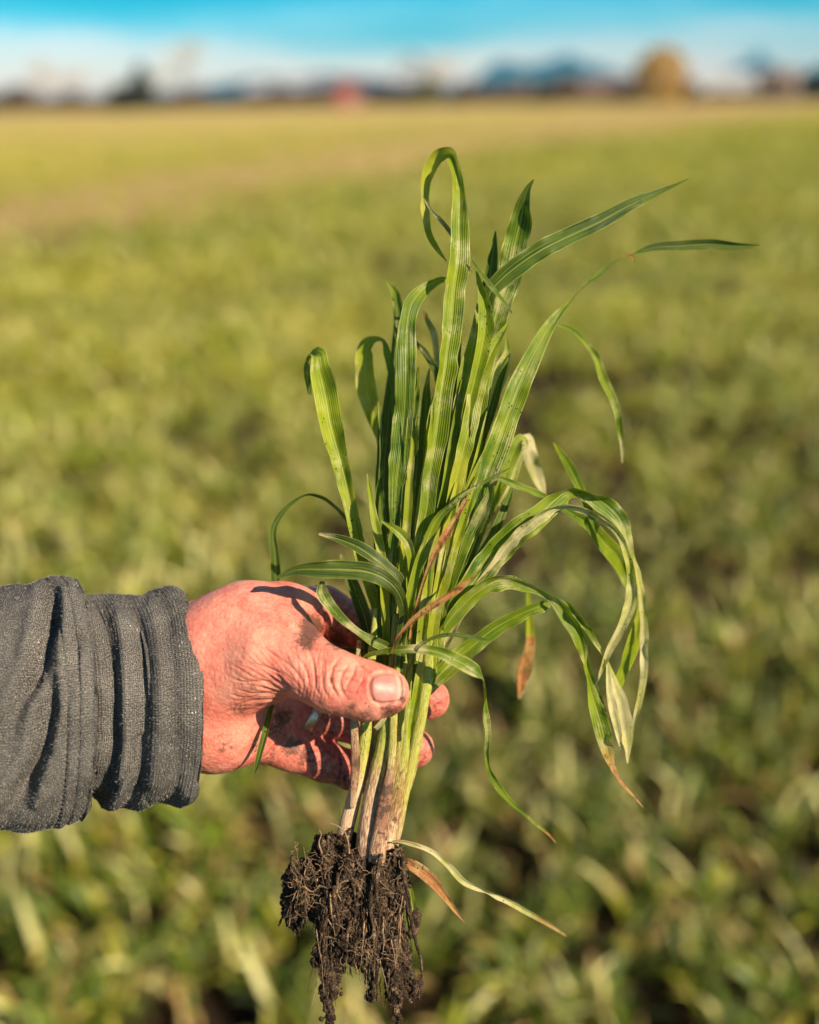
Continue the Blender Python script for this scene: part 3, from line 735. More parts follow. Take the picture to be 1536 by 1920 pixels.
leaf([(722,1250,18,-2),(728,1150,19,-4),(735,1060,18,-5),(741,1000,16,-6),(743,950,22,-7),(750,850,40,-8,8),(757,760,39,-8,8),(761,650,38,-7,0),(764,604,32,-6,-10),(778,562,29,-3,-15),(804,534,20,2,-25),(833,522,10,6,-40),(856,530,3,10,0)], fold=10, tone=(.34,0,.2), label='broad blade with a rounded shoulder, left of the tallest blade')
leaf([(712,1230,20,12),(712,1130,23,14),(712,1037,25,16),(717,930,27,20),(724,820,26,24),(734,730,23,27),(743,650,20,30),(749,600,18,33,20),(745,562,16,36,30),(735,540,12,38),(723,526,3,40)], tone=(.05,0,.03), tip=(.55,0,.2), tipfrom=.86)
leaf([(728,1000,12,16),(736,900,13,20),(741,800,13,24),(739,720,14,27),(728,668,16,28,-20),(712,638,22,29,-60),(693,643,30,32,-30),(684,690,34,35,0),(691,740,36,38),(702,775,30,40),(712,820,12,42),(716,850,3,43)], fold=8, tone=(.45,0,.1), tip=(.8,0,.2), tipfrom=.55)
leaf([(728,1260,18,2),(722,1200,19,1),(702,1130,21,1),(688,1080,22,1),(668,1000,25,2),(655,940,28,3),(640,870,32,4,-10),(622,800,44,6,-14),(609,740,46,8,-14),(599,694,40,10,-20),(592,664,30,13,-55),(583,668,20,17,-70),(578,700,14,20),(582,740,6,22)], fold=34, tone=(.6,.02,.2), tip=(.2,.1,.1), tipfrom=.86, label='folded blade leaning left, its lit half yellow green')
leaf([(690,1060,8,20),(668,1000,9,19),(649,970,9,18,20),(629,950,9,18,30),(607,935,10,18,40),(578,929,9,17,50),(550,942,9,17,40),(528,964,11,17,20),(514,995,13,17,0),(515,1037,17,18,0),(518,1075,19,20),(520,1120,14,22),(524,1150,4,24)], fold=12, tone=(.12,0,.05), tip=GD)
leaf([(752,1240,16,-8),(754,1180,18,-9),(753,1120,20,-11,-10),(745,1088,23,-12,-20),(730,1070,25,-13,-30),(711,1052,25,-14,-30),(677,1029,24,-14,-20),(637,1012,16,-13,-20),(598,1001,5,-12)], fold=24, tone=(.08,0,.16), tip=(.1,.05,.25))
leaf([(748,1260,14,-10),(753,1200,17,-12),(757,1136,22,-16,20),(742,1102,27,-19,10),(719,1084,31,-21,0),(691,1073,35,-22,-5),(649,1068,35,-23,-5),(601,1068,32,-23,0),(550,1071,18,-22,0),(515,1085,2,-21)], fold=8, tone=(.1,0,.1), tip=(.15,0,.1), label='dark blade arching left over the back of the hand')
leaf([(752,1238,14,-6),(727,1216,20,-8,-20),(699,1202,20,-9,-20),(671,1187,15,-10,-30),(637,1160,19,-12,-10),(615,1133,23,-14,0),(602,1110,22,-15,10),(603,1090,8,-15)], fold=22, tone=(.25,.12,.3), tip=(.1,.2,.3))
leaf([(668,1242,3,-12),(697,1226,9,-17,20),(726,1218,12,-20,20),(755,1215,14,-22,10),(794,1215,18,-23,0),(824,1223,22,-23,0),(850,1236,25,-22,0),(878,1250,27,-20,0),(896,1262,22,-18,10),(904,1272,12,-16,50),(908,1290,12,-14,60),(911,1327,14,-10,30),(914,1374,13,-6,-10),(911,1406,9,-2,-30),(914,1440,8,3,0),(930,1471,14,9,0),(961,1509,9,18,0),(992,1536,5,26,0),(1030,1566,4,36,0),(1040,1580,1,38)], fold=22, tone=(.5,0,.3), tip=(.7,.85,.1), tipfrom=.9, wavy=1.4, label='thin blade crossing over the thumb, kinked and hanging down on the right')
leaf([(757,1290,5,-20),(763,1268,8,-22,40),(775,1242,8,-24,40),(788,1212,8,-25,30),(810,1197,7,-25,30),(842,1189,8,-25,20),(874,1192,8,-24,20),(900,1197,8,-23,10),(916,1200,3,-22)], fold=28, tone=(.0,.1,.05), tip=(.1,.3,.1))
leaf([(735,1225,3,-22),(746,1198,7,-24,30),(763,1176,9,-25,20),(789,1151,11,-26,10),(831,1122,13,-27,0),(852,1108,14,-27,-10),(866,1098,15,-27,-10),(869,1095,11,-27,0),(882,1086,5,-26),(896,1074,2,-26)], fold=26, tone=(.6,.85,.1), tip=(.6,1,.1), label='dry rust brown leaf crossing the stems')
leaf([(769,1200,5,-16),(775,1155,5,-16,20),(786,1116,7,-17,30),(803,1066,8,-18,20),(818,1032,13,-18,-10),(838,1000,15,-18,0),(856,972,11,-18,20),(866,955,10,-18,10),(876,936,9,-17,0)], fold=24, tone=(.6,.95,.1), tip=(.6,.8,.2), label='dry rust brown leaf standing upright among the green blades')
leaf([(761,1215,18,-11),(766,1150,18,-12),(778,1080,18,-13),(798,1023,22,-14,-15),(823,967,15,-14,-25),(846,945,10,-14,-35),(874,922,9,-14,-40),(899,908,8,-14,-30),(926,894,7,-14,-10),(955,877,1,-14)], fold=22, tone=(.6,0,.2), tip=(.2,.1,.2), tipfrom=.55)
leaf([(795,1290,24,-2),(805,1230,27,-3),(815,1180,28,-3),(835,1110,30,-3,8),(862,1030,36,-2,8),(893,950,44,-1,5),(920,870,46,0,0),(945,800,44,1,-5),(972,730,42,3,-6),(1000,670,34,5,-8),(1030,615,22,8,0),(1055,580,11,11,10),(1067,566,6,13,40),(1085,545,4,16,60),(1108,525,7,20,20),(1126,511,9,23,0),(1149,494,4,27,60),(1180,480,3,30,60),(1200,472,9,31,20),(1223,464,14,31,0),(1270,460,18,31,-10),(1329,459,19,30,-15),(1376,461,15,29,-10),(1426,458,1,28)], fold=16, tone=(.42,0,.16), tip=(.06,.1,.0), tipfrom=.72, wavy=.7, label='long blade reaching far right with a thin twisted middle')
leaf([(812,1240,22,6),(835,1100,26,7),(862,960,30,8),(885,840,34,9),(900,740,34,9),(908,650,30,8),(912,590,26,6,20),(922,545,30,3,15),(945,520,34,2,0),(985,490,36,1,-5),(1016,470,35,1,-5),(1075,440,32,2,0),(1153,401,27,4,0),(1211,370,18,6,0),(1274,341,4,9,0),(1292,332,1,10)], fold=9, tone=(.34,0,.05), tip=(.0,0,0), tipfrom=.45, wavy=.8, label='smooth blade sweeping up to the right')
leaf([(845,1050,16,-4),(862,900,18,-5),(880,760,22,-6),(893,700,25,-7,-10),(905,650,29,-8,-10),(911,600,30,-8,0),(908,560,22,-8,10),(900,530,12,-8,20),(894,507,4,-8,0)], fold=28, tone=(.72,0,0), tip=(.7,0,.0))
leaf([(884,488,2,-7),(900,512,9,-9,30),(922,542,12,-10,30),(942,565,10,-10,40),(960,588,2,-9)], fold=20, tone=(.25,.1,.1), tip=(0,.1,0))
leaf([(840,1100,22,10),(862,980,26,11),(880,860,32,12),(900,740,38,13),(920,640,44,14),(940,560,48,14),(958,500,50,13,0),(970,445,46,12,0),(979,405,38,9,10),(984,375,24,5,20),(992,350,10,3,20),(1000,338,2,2)], fold=12, tone=(.45,0,.35), tip=(.15,0,.05), tipfrom=.8, label='broad pale blade behind, its forward curled tip darkened in colour for shade')  # dark tip tone paints the shade of the curl
leaf([(880,800,18,20),(900,680,21,20),(912,590,24,20),(919,525,26,19),(925,475,17,18),(930,434,2,17)], fold=16, tone=(.1,0,0), tip=(.05,0,0))
leaf([(800,1240,20,-1),(815,1130,24,-2),(830,1040,26,-2),(846,945,28,-2,10),(858,850,28,-3,10),(866,760,28,-3,10),(878,690,24,-3,5),(890,620,17,-2),(899,565,9,-1),(902,535,2,0)], fold=20, tone=(.58,0,.3))
leaf([(806,1270,20,-5),(812,1180,22,-7),(826,1090,23,-8),(841,985,25,-8,-10),(856,900,28,-8,-12),(876,815,32,-7,-12),(892,740,32,-5,-12),(912,680,28,-2,-6),(932,640,17,1),(950,610,4,4)], fold=18, tone=(.7,0,.3), label='bright yellow green blade right of the tallest blade')
leaf([(845,1000,16,14),(868,900,22,15),(893,810,30,16),(918,740,36,17),(940,695,32,18),(951,662,14,18),(949,630,3,18)], fold=12, tone=(.6,.05,.45))
leaf([(880,960,12,10),(905,830,14,11),(930,740,14,12),(945,700,10,13),(955,670,2,14)], fold=20, tone=(.15,0,0))
leaf([(870,1080,14,22),(890,1020,18,22),(918,955,21,23),(942,900,24,24),(962,850,23,25,10),(980,822,16,26,50),(986,830,14,28,50),(975,860,15,30,10),(958,905,14,32),(935,950,4,34)], fold=16, tone=(.5,0,.3), tip=(.5,0,.4), tipfrom=.6)
leaf([(975,830,10,38),(986,822,18,42,30),(992,850,27,44),(1003,885,25,46),(1015,915,14,48),(1021,935,3,49)], fold=10, tone=(.7,.25,.6), tip=(.7,.5,.5))
leaf([(838,1130,14,0),(855,1080,18,-1),(880,1020,24,-2,10),(905,965,26,-3,10),(922,925,18,-4,30),(931,900,11,-4,60),(940,899,9,-4,20),(957,905,14,-3,0),(992,919,14,0,10),(1035,938,11,6,10),(1072,962,15,12,0),(1106,985,24,20,0),(1135,1018,32,30,0),(1160,1050,32,38,0),(1180,1095,20,46),(1188,1135,3,50)], fold=20, tone=(.35,0,.22), tip=(.55,0,.1), tipfrom=.6, label='blade kinked sideways, crossing behind the right hand arch')
leaf([(1118,1000,3,16),(1108,966,12,14,10),(1092,923,17,14,0),(1084,906,18,16,0),(1061,863,16,22,0),(1048,845,10,26),(1039,832,3,28)], fold=14, tone=(.5,0,.1), tip=(.7,0,0))
# right-hand arches
leaf([(790,1290,26,0),(808,1230,30,0),(830,1172,36,-1),(868,1118,44,-2,5),(906,1072,48,-3,5),(963,1009,48,-2,0),(1006,972,44,-1,-10),(1038,944,38,1,-25),(1069,926,30,3,-45),(1098,924,28,6,-60),(1129,940,34,9,-40),(1158,968,32,11,-20),(1175,1006,24,12,-10),(1184,1040,14,12,0),(1192,1065,13,13,30),(1201,1101,14,14,20),(1207,1158,15,15,0),(1208,1200,17,16,-10),(1207,1249,15,17,0),(1199,1296,13,19,20),(1187,1352,8,21,0),(1178,1392,2,22)], fold=16, tone=(.38,.02,.24), tip=(.78,.14,.4), tipfrom=.55, wavy=1.5, label='large blade arching over to the right and hanging down')
leaf([(812,1250,16,3),(860,1160,18,2),(920,1070,22,-2),(970,1005,24,-5),(1020,962,22,-6,-20),(1063,946,19,-5,-40),(1095,951,17,-3,-45),(1129,969,15,0,-30),(1158,1001,14,2,0),(1175,1044,14,4,10),(1183,1087,18,5,0),(1181,1130,22,6,0),(1164,1173,20,7,20),(1143,1216,15,8,20),(1130,1252,8,9,0),(1119,1284,2,10)], fold=24, tone=(.35,0,.42), tip=(.78,.16,.42), tipfrom=.5, wavy=1.6)
leaf([(1200,1130,4,20),(1196,1165,14,20,0),(1184,1212,30,21,10),(1168,1258,25,22,10),(1156,1300,12,23),(1150,1330,3,24)], fold=12, tone=(.6,0,0), tip=(.6,0,.1))
leaf([(800,1290,22,-3),(829,1187,26,-5),(877,1130,32,-6,5),(906,1107,34,-7,-10),(940,1092,33,-7,-20),(980,1098,24,-6,-35),(1020,1113,15,-5,-50),(1049,1133,26,-4,-30),(1066,1158,31,-3,-10),(1083,1193,26,-2,0),(1091,1225,15,0,20),(1099,1252,8,1,50),(1108,1280,11,3,30),(1117,1320,24,5,10),(1128,1360,30,6,0),(1140,1402,25,8,-10),(1152,1440,13,9,0),(1168,1470,8,11,30),(1188,1492,6,14,30),(1206,1514,1,17)], fold=20, tone=(.5,.04,.3), tip=(.7,.6,.5), tipfrom=.74, wavy=1.9, label='lower arching blade with a drooping pale end and orange tip')
leaf([(796,1300,20,4),(812,1280,28,4),(842,1249,34,3,5),(883,1215,34,2,5),(930,1177,32,1,-5),(967,1156,28,1,-10),(1005,1140,23,1,-20),(1035,1130,20,2,-35),(1058,1131,17,3,-50),(1078,1147,15,5,-40),(1101,1176,13,7,-20),(1121,1213,10,9,20),(1139,1246,9,11,40),(1149,1281,17,12,20),(1161,1321,31,13,0),(1170,1365,33,14,-10),(1177,1400,16,15,0),(1180,1432,2,16)], fold=18, tone=(.48,0,.3), tip=(.78,.14,.42), tipfrom=.62, wavy=1.8, label='lowest arching blade leaving the clump beside the fingertips')
leaf([(1139,1246,5,6),(1142,1290,12,6),(1149,1330,18,5),(1157,1370,14,5),(1163,1405,3,6)], fold=22, tone=(.55,.1,.5), tip=(.5,.2,.4))
leaf([(1090,1190,5,10),(1097,1225,12,10),(1103,1260,14,12),(1122,1300,9,14),(1139,1335,3,16)], fold=22, tone=(.3,.1,.2))
# strays at the foot
leaf([(722,1592,5,0,0),(737,1580,8,-2),(775,1584,8,-4,20),(808,1597,9,-4,10),(839,1623,11,-2,0),(876,1657,12,2,-10),(903,1667,12,6,-30),(941,1684,12,12,-10),(982,1707,11,20,0),(1039,1740,8,30),(1062,1756,2,34)], fold=20, tone=(.7,.0,.5), tip=(.65,.5,.4), tipfrom=.72, label='pale stray leaf trailing right from the foot of the stems')
leaf([(738,1598,8,-2),(750,1608,14,-3),(782,1627,22,-4,10),(812,1652,20,-3,0),(831,1676,14,-2,0),(854,1707,8,0),(873,1728,1,2)], fold=24, tone=(.6,.75,.0), tip=(.6,1,.1), tipfrom=.5, label='short orange brown dead leaf at the foot of the stems')
leaf([(752,1600,8,6),(760,1625,11,5),(767,1665,13,5),(774,1700,14,4),(777,1712,10,4)], fold=16, tone=(.62,0,.3))
leaf([(774,1240,12,-5),(772,1150,12,-9),(772,1077,13,-12),(772,1046,16,-13,10),(765,1020,19,-14,0),(752,1003,19,-15,-10),(737,990,14,-15,-10),(727,984,7,-15,0),(716,977,4,-15)], fold=26, tone=(.5,.12,.1), tip=(.5,.25,.2), tipfrom=.6)
leaf([(516,1312,4,8,0),(508,1330,8,3),(500,1361,12,0),(490,1402,12,-2),(482,1435,9,-3),(477,1452,2,-3)], fold=24, tone=(.1,.05,.0), tip=(.2,.1,.1))
leaf([(600,1216,10,15),(625,1222,20,14),(660,1224,24,13),(705,1226,20,10),(730,1230,8,8)], fold=10, tone=(.05,0,0))
leaf([(1045,611,4,12),(1060,614,8,20,0),(1079,624,10,28),(1102,648,10,34),(1122,679,14,36),(1132,709,17,34),(1147,743,15,32),(1158,780,13,30),(1162,809,11,34),(1167,838,8,40),(1168,870,2,46)], fold=18, tone=(.45,.0,.3), tip=(.6,.1,.6), tipfrom=.75, label='thin pale leaf looping off the long right blade')
leaf([(835,760,10,36),(822,700,11,38),(818,660,12,40),(812,620,14,42,20),(800,595,10,44,40),(793,583,3,46)], fold=18, tone=(.6,.35,.5), tip=(.6,.6,.2))
leaf([(830,740,14,26),(815,690,14,27),(800,664,12,28),(782,645,7,29),(775,636,2,30)], fold=16, tone=(.1,0,.3))
leaf([(990,1110,6,50),(992,1165,16,52),(992,1218,22,56),(980,1265,24,60),(974,1310,5,62)], fold=14, tone=(.6,.1,0), tip=(.6,1,.1), tipfrom=.35)
# fillers between the main blades
leaf([(778,1240,18,10),(785,1100,22,12),(790,960,26,14),(794,830,24,16),(800,740,16,18),(806,690,3,20)], tone=(.08,0,0))
leaf([(765,1240,14,-4),(771,1110,15,-5),(784,1000,16,-6),(794,920,15,-7),(802,850,9,-8),(806,790,13,-9),(811,742,2,-9)], fold=24, tone=(.66,0,.4))
leaf([(740,1240,18,6),(750,1100,24,8),(762,960,28,10),(772,830,26,12),(780,740,18,13),(785,690,3,14)], tone=(.12,0,0))
leaf([(700,1250,22,10),(690,1180,28,12),(672,1120,26,14),(655,1075,18,16),(640,1040,4,18)], tone=(.08,0,.02))
leaf([(716,1250,16,-1),(712,1190,18,-2),(716,1120,20,-1),(728,1050,20,0),(742,980,12,2),(750,930,3,3)], tone=(.3,0,.1))
leaf([(820,1240,20,12),(845,1150,26,14),(868,1070,28,16),(890,1000,22,18),(912,940,10,20),(925,900,2,22)], tone=(.12,0,0))
leaf([(824,1180,18,-5),(838,1100,20,-6),(850,1030,20,-6,15),(868,960,18,-5,10),(890,890,12,-4),(905,850,3,-3)], fold=22, tone=(.62,0,.25))
leaf([(790,1240,20,-9),(792,1160,20,-10),(800,1100,18,-10),(812,1040,16,-10),(830,980,12,-10),(842,930,4,-9)], fold=24, tone=(.66,0,.3))
leaf([(772,1200,16,3),(800,1050,22,4),(822,920,26,4),(842,800,24,4),(855,700,16,3),(865,620,3,3)], fold=18, tone=(.2,0,.1))
leaf([(850,1130,16,8),(890,1060,20,10),(925,1000,18,12),(950,945,12,15),(968,880,3,18)], fold=18, tone=(.3,0,.1))
leaf([(1172,478,2,31),(1184,478,5,31),(1190,492,3,31)], fold=20, tone=(.3,.6,0), seg=8)
fl = random.Random(91)
for i in range(30):      # slim inner blades crowding the middle of the clump
    xb = fl.uniform(718, 815); xt = 700 + (xb - 718) * 1.9 + fl.uniform(-45, 60); yt = fl.uniform(640, 1000); z = fl.uniform(-11, 16); w = fl.uniform(7, 17)
    xm = xb + (xt - xb) * .42 + fl.uniform(-8, 8); ym = 1230 + (yt - 1230) * .5
    t_ = fl.choice([(.04, 0, .0), (.08, 0, 0), (.1, 0, .05), (.5, 0, .1), (.68, 0, .15), (.76, .03, .2), (.3, .1, .1)])
    leaf([(xb, 1245, w * .8, z * .4), (xb + (xm - xb) * .45, (1245 + ym) / 2, w, z * .7, fl.uniform(-20, 20)), (xm, ym, w * 1.1, z, fl.uniform(-35, 35)), (xm + (xt - xm) * .6, ym + (yt - ym) * .6, w * .8, z + fl.uniform(-2, 4), fl.uniform(-45, 45)), (xt, yt, 2, z + fl.uniform(-3, 8))], tone=t_, fold=fl.uniform(14, 28), seed=300 + i)
for pts, k in LV: ribbon('leaf', pts, **k)

def stem(pts, green, dirt, flat=.8, seed=0, nphi=26, label=None, ridges=9, sheathopen=None):
    P = np.array([tuple(p) + (0,) * (4 - len(p)) for p in pts], float)
    n = int(max(20, np.hypot(np.diff(P[:, 0]), np.diff(P[:, 1])).sum() / 3.2)); A = catmull(P, n)
    d = D0 + A[:, 3] / 1000
    cen = np.stack([(A[:, 0] - 768) / F * d, (960 - A[:, 1]) / F * d, -d], -1)
    t = np.gradient(cen, axis=0); t /= np.linalg.norm(t, axis=1, keepdims=True)
    s = np.cross(t, [0, 0, 1.]); s /= np.linalg.norm(s, axis=1, keepdims=True); m_ = np.cross(s, t)
    ph = np.linspace(0, 2 * np.pi, nphi, endpoint=False); r = A[:, 2] / 2 * d / F
    al = np.concatenate([[0], np.cumsum(np.linalg.norm(np.diff(cen, axis=0), axis=1))])
    rad = 1 + .035 * np.cos(ph * ridges + seed)[None, :] + .05 * vnoise(np.stack([np.repeat(al, nphi), np.tile(ph, n) * .02 + seed, np.zeros(n * nphi)], -1), 140).reshape(n, nphi)
    V = cen[:, None] + s[:, None] * (r[:, None] * rad * np.cos(ph))[..., None] + m_[:, None] * (r[:, None] * rad * flat * np.sin(ph))[..., None]
    gv = np.interp(A[:, 1], [g[0] for g in green], [g[1] for g in green]); dv = np.interp(A[:, 1], [g[0] for g in dirt], [g[1] for g in dirt])
    tn = np.zeros((n, nphi, 3)); tn[..., 0] = gv[:, None]; tn[..., 1] = dv[:, None]
    lu = np.zeros((n, nphi, 3)); lu[..., 0] = np.abs((ph / np.pi) - 1)[None, :] * 1.0 + (ph / np.pi)[None, :] * .0; lu[..., 0] = np.cos(ph)[None, :]; lu[..., 1] = al[:, None] * 8
    fc = [tuple(f) for f in grid_faces(n, nphi, True)] + [tuple(range(nphi))[::-1], tuple(range((n - 1) * nphi, n * nphi))]
    o = mesh_obj('stem', cam2world(V.reshape(-1, 3)), fc, M_stem, plant, attrs={'tone': tn.reshape(-1, 3), 'luv': lu.reshape(-1, 3)})
    if label: o['label'] = label
gr = [(1250, 1.0), (1340, .9), (1400, .68), (1460, .35), (1520, .08), (1600, .0)]
dr = [(1250, 0), (1380, .1), (1450, .5), (1520, .42), (1580, .45), (1610, .7)]
gr2 = [(1250, 1.0), (1370, .85), (1440, .7), (1500, .55), (1560, .15), (1600, .0)]
stem([(640,1592,28,2),(650,1550,29,1),(662,1502,27,0),(675,1450,24,-1),(683,1395,23,-2),(688,1340,21,-4),(692,1280,18,-5),(700,1200,14,-4),(705,1140,8,-2)], [(1300,.8),(1400,.7),(1450,.45),(1490,.1),(1600,0)], [(1300,0),(1450,.1),(1540,.2),(1590,.7)], seed=1, label='leftmost stem, pinkish white towards the root')
stem([(660,1515,8,-4),(664,1472,14,-5),(667,1430,17,-6),(665,1385,15,-7),(664,1340,14,-7),(668,1270,12,-6),(674,1200,8,-4)], [(1200,.4),(1350,.35),(1500,.1)], [(1200,.4),(1380,.55),(1430,.75),(1515,.4)], flat=.5, seed=2, label='dry brown sheath on the leftmost stem')
stem([(680,1560,12,8),(686,1530,14,7),(692,1480,16,5),(700,1420,17,3),(707,1370,16,1),(714,1320,15,0),(722,1240,12,0)], [(1300,.7),(1480,.45),(1560,.1)], [(1300,.3),(1480,.55),(1560,.8)], seed=3)
stem([(692,1616,34,-4),(689,1600,40,-4),(690,1560,38,-4),(697,1500,32,-4),(706,1450,28,-4),(718,1400,25,-5),(727,1350,23,-6),(734,1290,22,-6),(740,1220,18,-6),(742,1150,12,-5)], gr, dr, seed=4, label='thick middle stem, pink and brown at its swollen foot')
stem([(706,1616,30,-9),(708,1595,32,-9),(715,1545,27,-9),(724,1490,23,-9),(731,1450,16,-9),(736,1400,15,-9),(738,1340,15,-10),(742,1280,14,-10),(748,1210,10,-9)], [(1250,.85),(1400,.6),(1450,.35),(1500,.12),(1600,.05)], [(1300,.2),(1430,.4),(1470,.85),(1540,.75),(1600,.5)], flat=.6, seed=5)
stem([(724,1600,26,0),(727,1570,30,0),(738,1520,29,0),(748,1465,25,-1),(757,1415,20,-2),(761,1385,15,-3),(764,1330,12,-4),(768,1260,11,-5),(772,1190,8,-5)], gr2, [(1300,0),(1400,.15),(1450,.5),(1520,.6),(1580,.35),(1600,.5)], seed=6, label='orange flushed stem to the right of the middle one')
stem([(738,1592,14,6),(748,1550,16,5),(756,1505,17,4),(767,1450,19,2),(778,1400,20,0),(788,1350,22,-2),(795,1310,22,-4),(801,1270,24,-4),(808,1220,24,-4),(813,1150,20,-4),(822,1080,14,-4),(830,1020,8,-3)], [(1100,.95),(1300,.75),(1400,.62),(1500,.6),(1590,.2)], [(1300,.1),(1380,.2),(1450,.1),(1600,.5)], seed=7, label='rightmost pale green stem with a node beside the fingertips')
for k_, (x, dd) in enumerate(((712, 12), (738, 14), (762, 10), (775, 4), (752, -2), (726, 6), (785, 8))):
    stem([(690 + (x - 740) * .4, 1590, 12, dd), (x - 22, 1480, 15, dd), (x, 1380, 16, dd - 1), (x + 6, 1280, 16, dd - 2), (x + 10, 1200, 13, dd - 2), (x + 12, 1120, 7, dd)], [(1200, .95), (1400, .7), (1480, .5), (1560, .05)], [(1300, .2), (1500, .6)], seed=10 + k_)
# young shoot opening between the two right stems, and a torn sheath end
leaf_v = ribbon('leaf', [(769,1385,6,-9),(771,1360,12,-10),(776,1325,16,-11),(783,1290,17,-11),(790,1255,14,-10),(796,1220,8,-9),(800,1190,2,-8)], fold=34, tone=(.7, 0, .25))
ribbon('leaf', [(704,1366,9,-12),(712,1358,10,-13),(722,1345,8,-14),(727,1335,4,-14)], fold=24, tone=(.6, .2, .5))

# ---- root ball
soil_caps = []
def sc(a, b): soil_caps.append(cap(a, b))
D1 = D0
for a, b in (((600, 1640, D1 + .006, 36), (660, 1640, D1 + .002, 44)), ((575, 1655, D1 + .006, 34), (572, 1700, D1 + .006, 30)), ((560, 1690, D1 + .008, 22), (556, 1735, D1 + .008, 10)),
             ((560, 1640, D1 + .006, 20), (610, 1620, D1 + .002, 26)), ((615, 1590, D1, 20), (640, 1600, D1, 34)), ((612, 1572, D1, 10), (620, 1600, D1, 18)), ((648, 1560, D1 - .002, 9), (650, 1620, D1 - .002, 16)),
             ((660, 1640, D1, 42), (715, 1650, D1 - .001, 40)), ((690, 1620, D1 - .006, 22), (742, 1622, D1 - .005, 20)), ((735, 1640, D1, 26), (745, 1670, D1, 18)), ((590, 1678, D1 + .002, 34), (640, 1695, D1, 32)),
             ((650, 1685, D1 - .002, 32), (712, 1690, D1 - .002, 32)),
             ((618, 1700, D1 - .004, 18), (614, 1790, D1 - .003, 11)), ((614, 1790, D1 - .003, 12), (620, 1850, D1 - .002, 9)), ((620, 1850, D1 - .002, 9), (618, 1908, D1, 3)), ((634, 1780, D1, 7), (640, 1850, D1, 3.5)),
             ((666, 1700, D1 - .005, 24), (664, 1760, D1 - .004, 16)), ((664, 1760, D1 - .004, 16), (657, 1825, D1 - .003, 7)), ((690, 1720, D1, 20), (698, 1790, D1, 12)), ((700, 1740, D1 - .003, 18), (694, 1812, D1 - .002, 8)), ((694, 1812, D1 - .002, 8), (703, 1880, D1, 2)),
             ((722, 1710, D1 - .004, 20), (738, 1790, D1 - .003, 12)), ((738, 1790, D1 - .003, 13), (744, 1860, D1 - .002, 9)), ((744, 1860, D1 - .002, 9), (748, 1915, D1, 3)), ((740, 1700, D1, 16), (752, 1780, D1, 7)), ((752, 1780, D1, 7), (770, 1870, D1 + .002, 3.5)),
             ((770, 1845, D1 + .002, 5), (771, 1872, D1 + .002, 2)), ((644, 1720, D1 + .004, 26), (668, 1780, D1 + .004, 12))): sc(a, b)
def soil_sdf(P):
    d = chain(P, soil_caps, .004)
    P2 = P.copy(); P2[:, 1] *= .28
    return d + .0008 + .0042 * vnoise(P2, 210) + .0018 * vnoise(P, 420) + .0011 * vnoise(P, 900)
SV, SF = sdf_mesh(soil_sdf, [-.0695, -.2525, -.486], [.012, -.142, -.420], .00062, band=.0085)
fn_ = vert_normals(SV, SF)
eps = .0006
inside = soil_sdf(SV[::50] + fn_[::50] * eps) - soil_sdf(SV[::50] - fn_[::50] * eps)
if inside.mean() < 0: SF = SF[:, ::-1]; fn_ = -fn_
def soil_material():
    m, nt, b, out = new_mat('damp_soil')
    ob = objcoord(nt)
    n1 = noise(nt, ob, 180, 4, .7); n2 = noise(nt, ob, 1300, 3, .7)
    f = math_(nt, 'ADD', math_(nt, 'MULTIPLY', n1, .5), math_(nt, 'MULTIPLY', n2, .5))
    L(nt, ramp(nt, f, [(.37, (.010, .006, .003)), (.5, (.050, .030, .017)), (.58, (.16, .10, .06)), (.66, (.42, .30, .19))]), b.inputs['Base Color'])
    b.inputs['Roughness'].default_value = .9; b.inputs['Specular IOR Level'].default_value = .25
    L(nt, bump(nt, math_(nt, 'ADD', n2, n1), 1.0, .0012), b.inputs['Normal'])
    return m
M_soil = soil_material()
root_ball = mesh_obj('root_ball', cam2world(SV), SF, M_soil, plant)
# crumbs stuck to the surface
ico = [(0, 0, 1), (.894, 0, .447), (.276, .851, .447), (-.724, .526, .447), (-.724, -.526, .447), (.276, -.851, .447), (.724, .526, -.447), (-.276, .851, -.447), (-.894, 0, -.447), (-.276, -.851, -.447), (.724, -.526, -.447), (0, 0, -1)]
icf = [(0, 1, 2), (0, 2, 3), (0, 3, 4), (0, 4, 5), (0, 5, 1), (1, 6, 2), (2, 7, 3), (3, 8, 4), (4, 9, 5), (5, 10, 1), (1, 10, 6), (2, 6, 7), (3, 7, 8), (4, 8, 9), (5, 9, 10), (6, 11, 10), (7, 11, 6), (8, 11, 7), (9, 11, 8), (10, 11, 9)]
ico = np.array(ico); icf = np.array(icf)
def crumbs(name, pts, sizes, mat, parent):
    n = len(pts)
    sc_ = sizes[:, None, None] * (.65 + .7 * rng.random((n, 12, 1))) * (.7 + .6 * rng.random((n, 1, 3)))
    V = pts[:, None, :] + ico[None] * sc_
    Fc = icf[None] + (np.arange(n) * 12)[:, None, None]
    o = mesh_obj(name, cam2world(V.reshape(-1, 3)), Fc.reshape(-1, 3), mat, parent, smooth=False); o['kind'] = 'stuff'; return o
ii = rng.choice(len(SV), 15000)
crumbs('soil_crumbs', SV[ii] + fn_[ii] * .0003, .00028 + .0012 * rng.random(15000) ** 4, M_soil, root_ball)
# grains of soil on thumb and fingers
m_ = np.where((dirt + .25 * (rng.random(len(dirt)))) * front > .62)[0]; jj = rng.choice(m_, 420)
crumbs('soil_grains', HV2[jj] + HN[jj] * .0001, .00010 + .00032 * rng.random(420) ** 3, M_soil, hand)
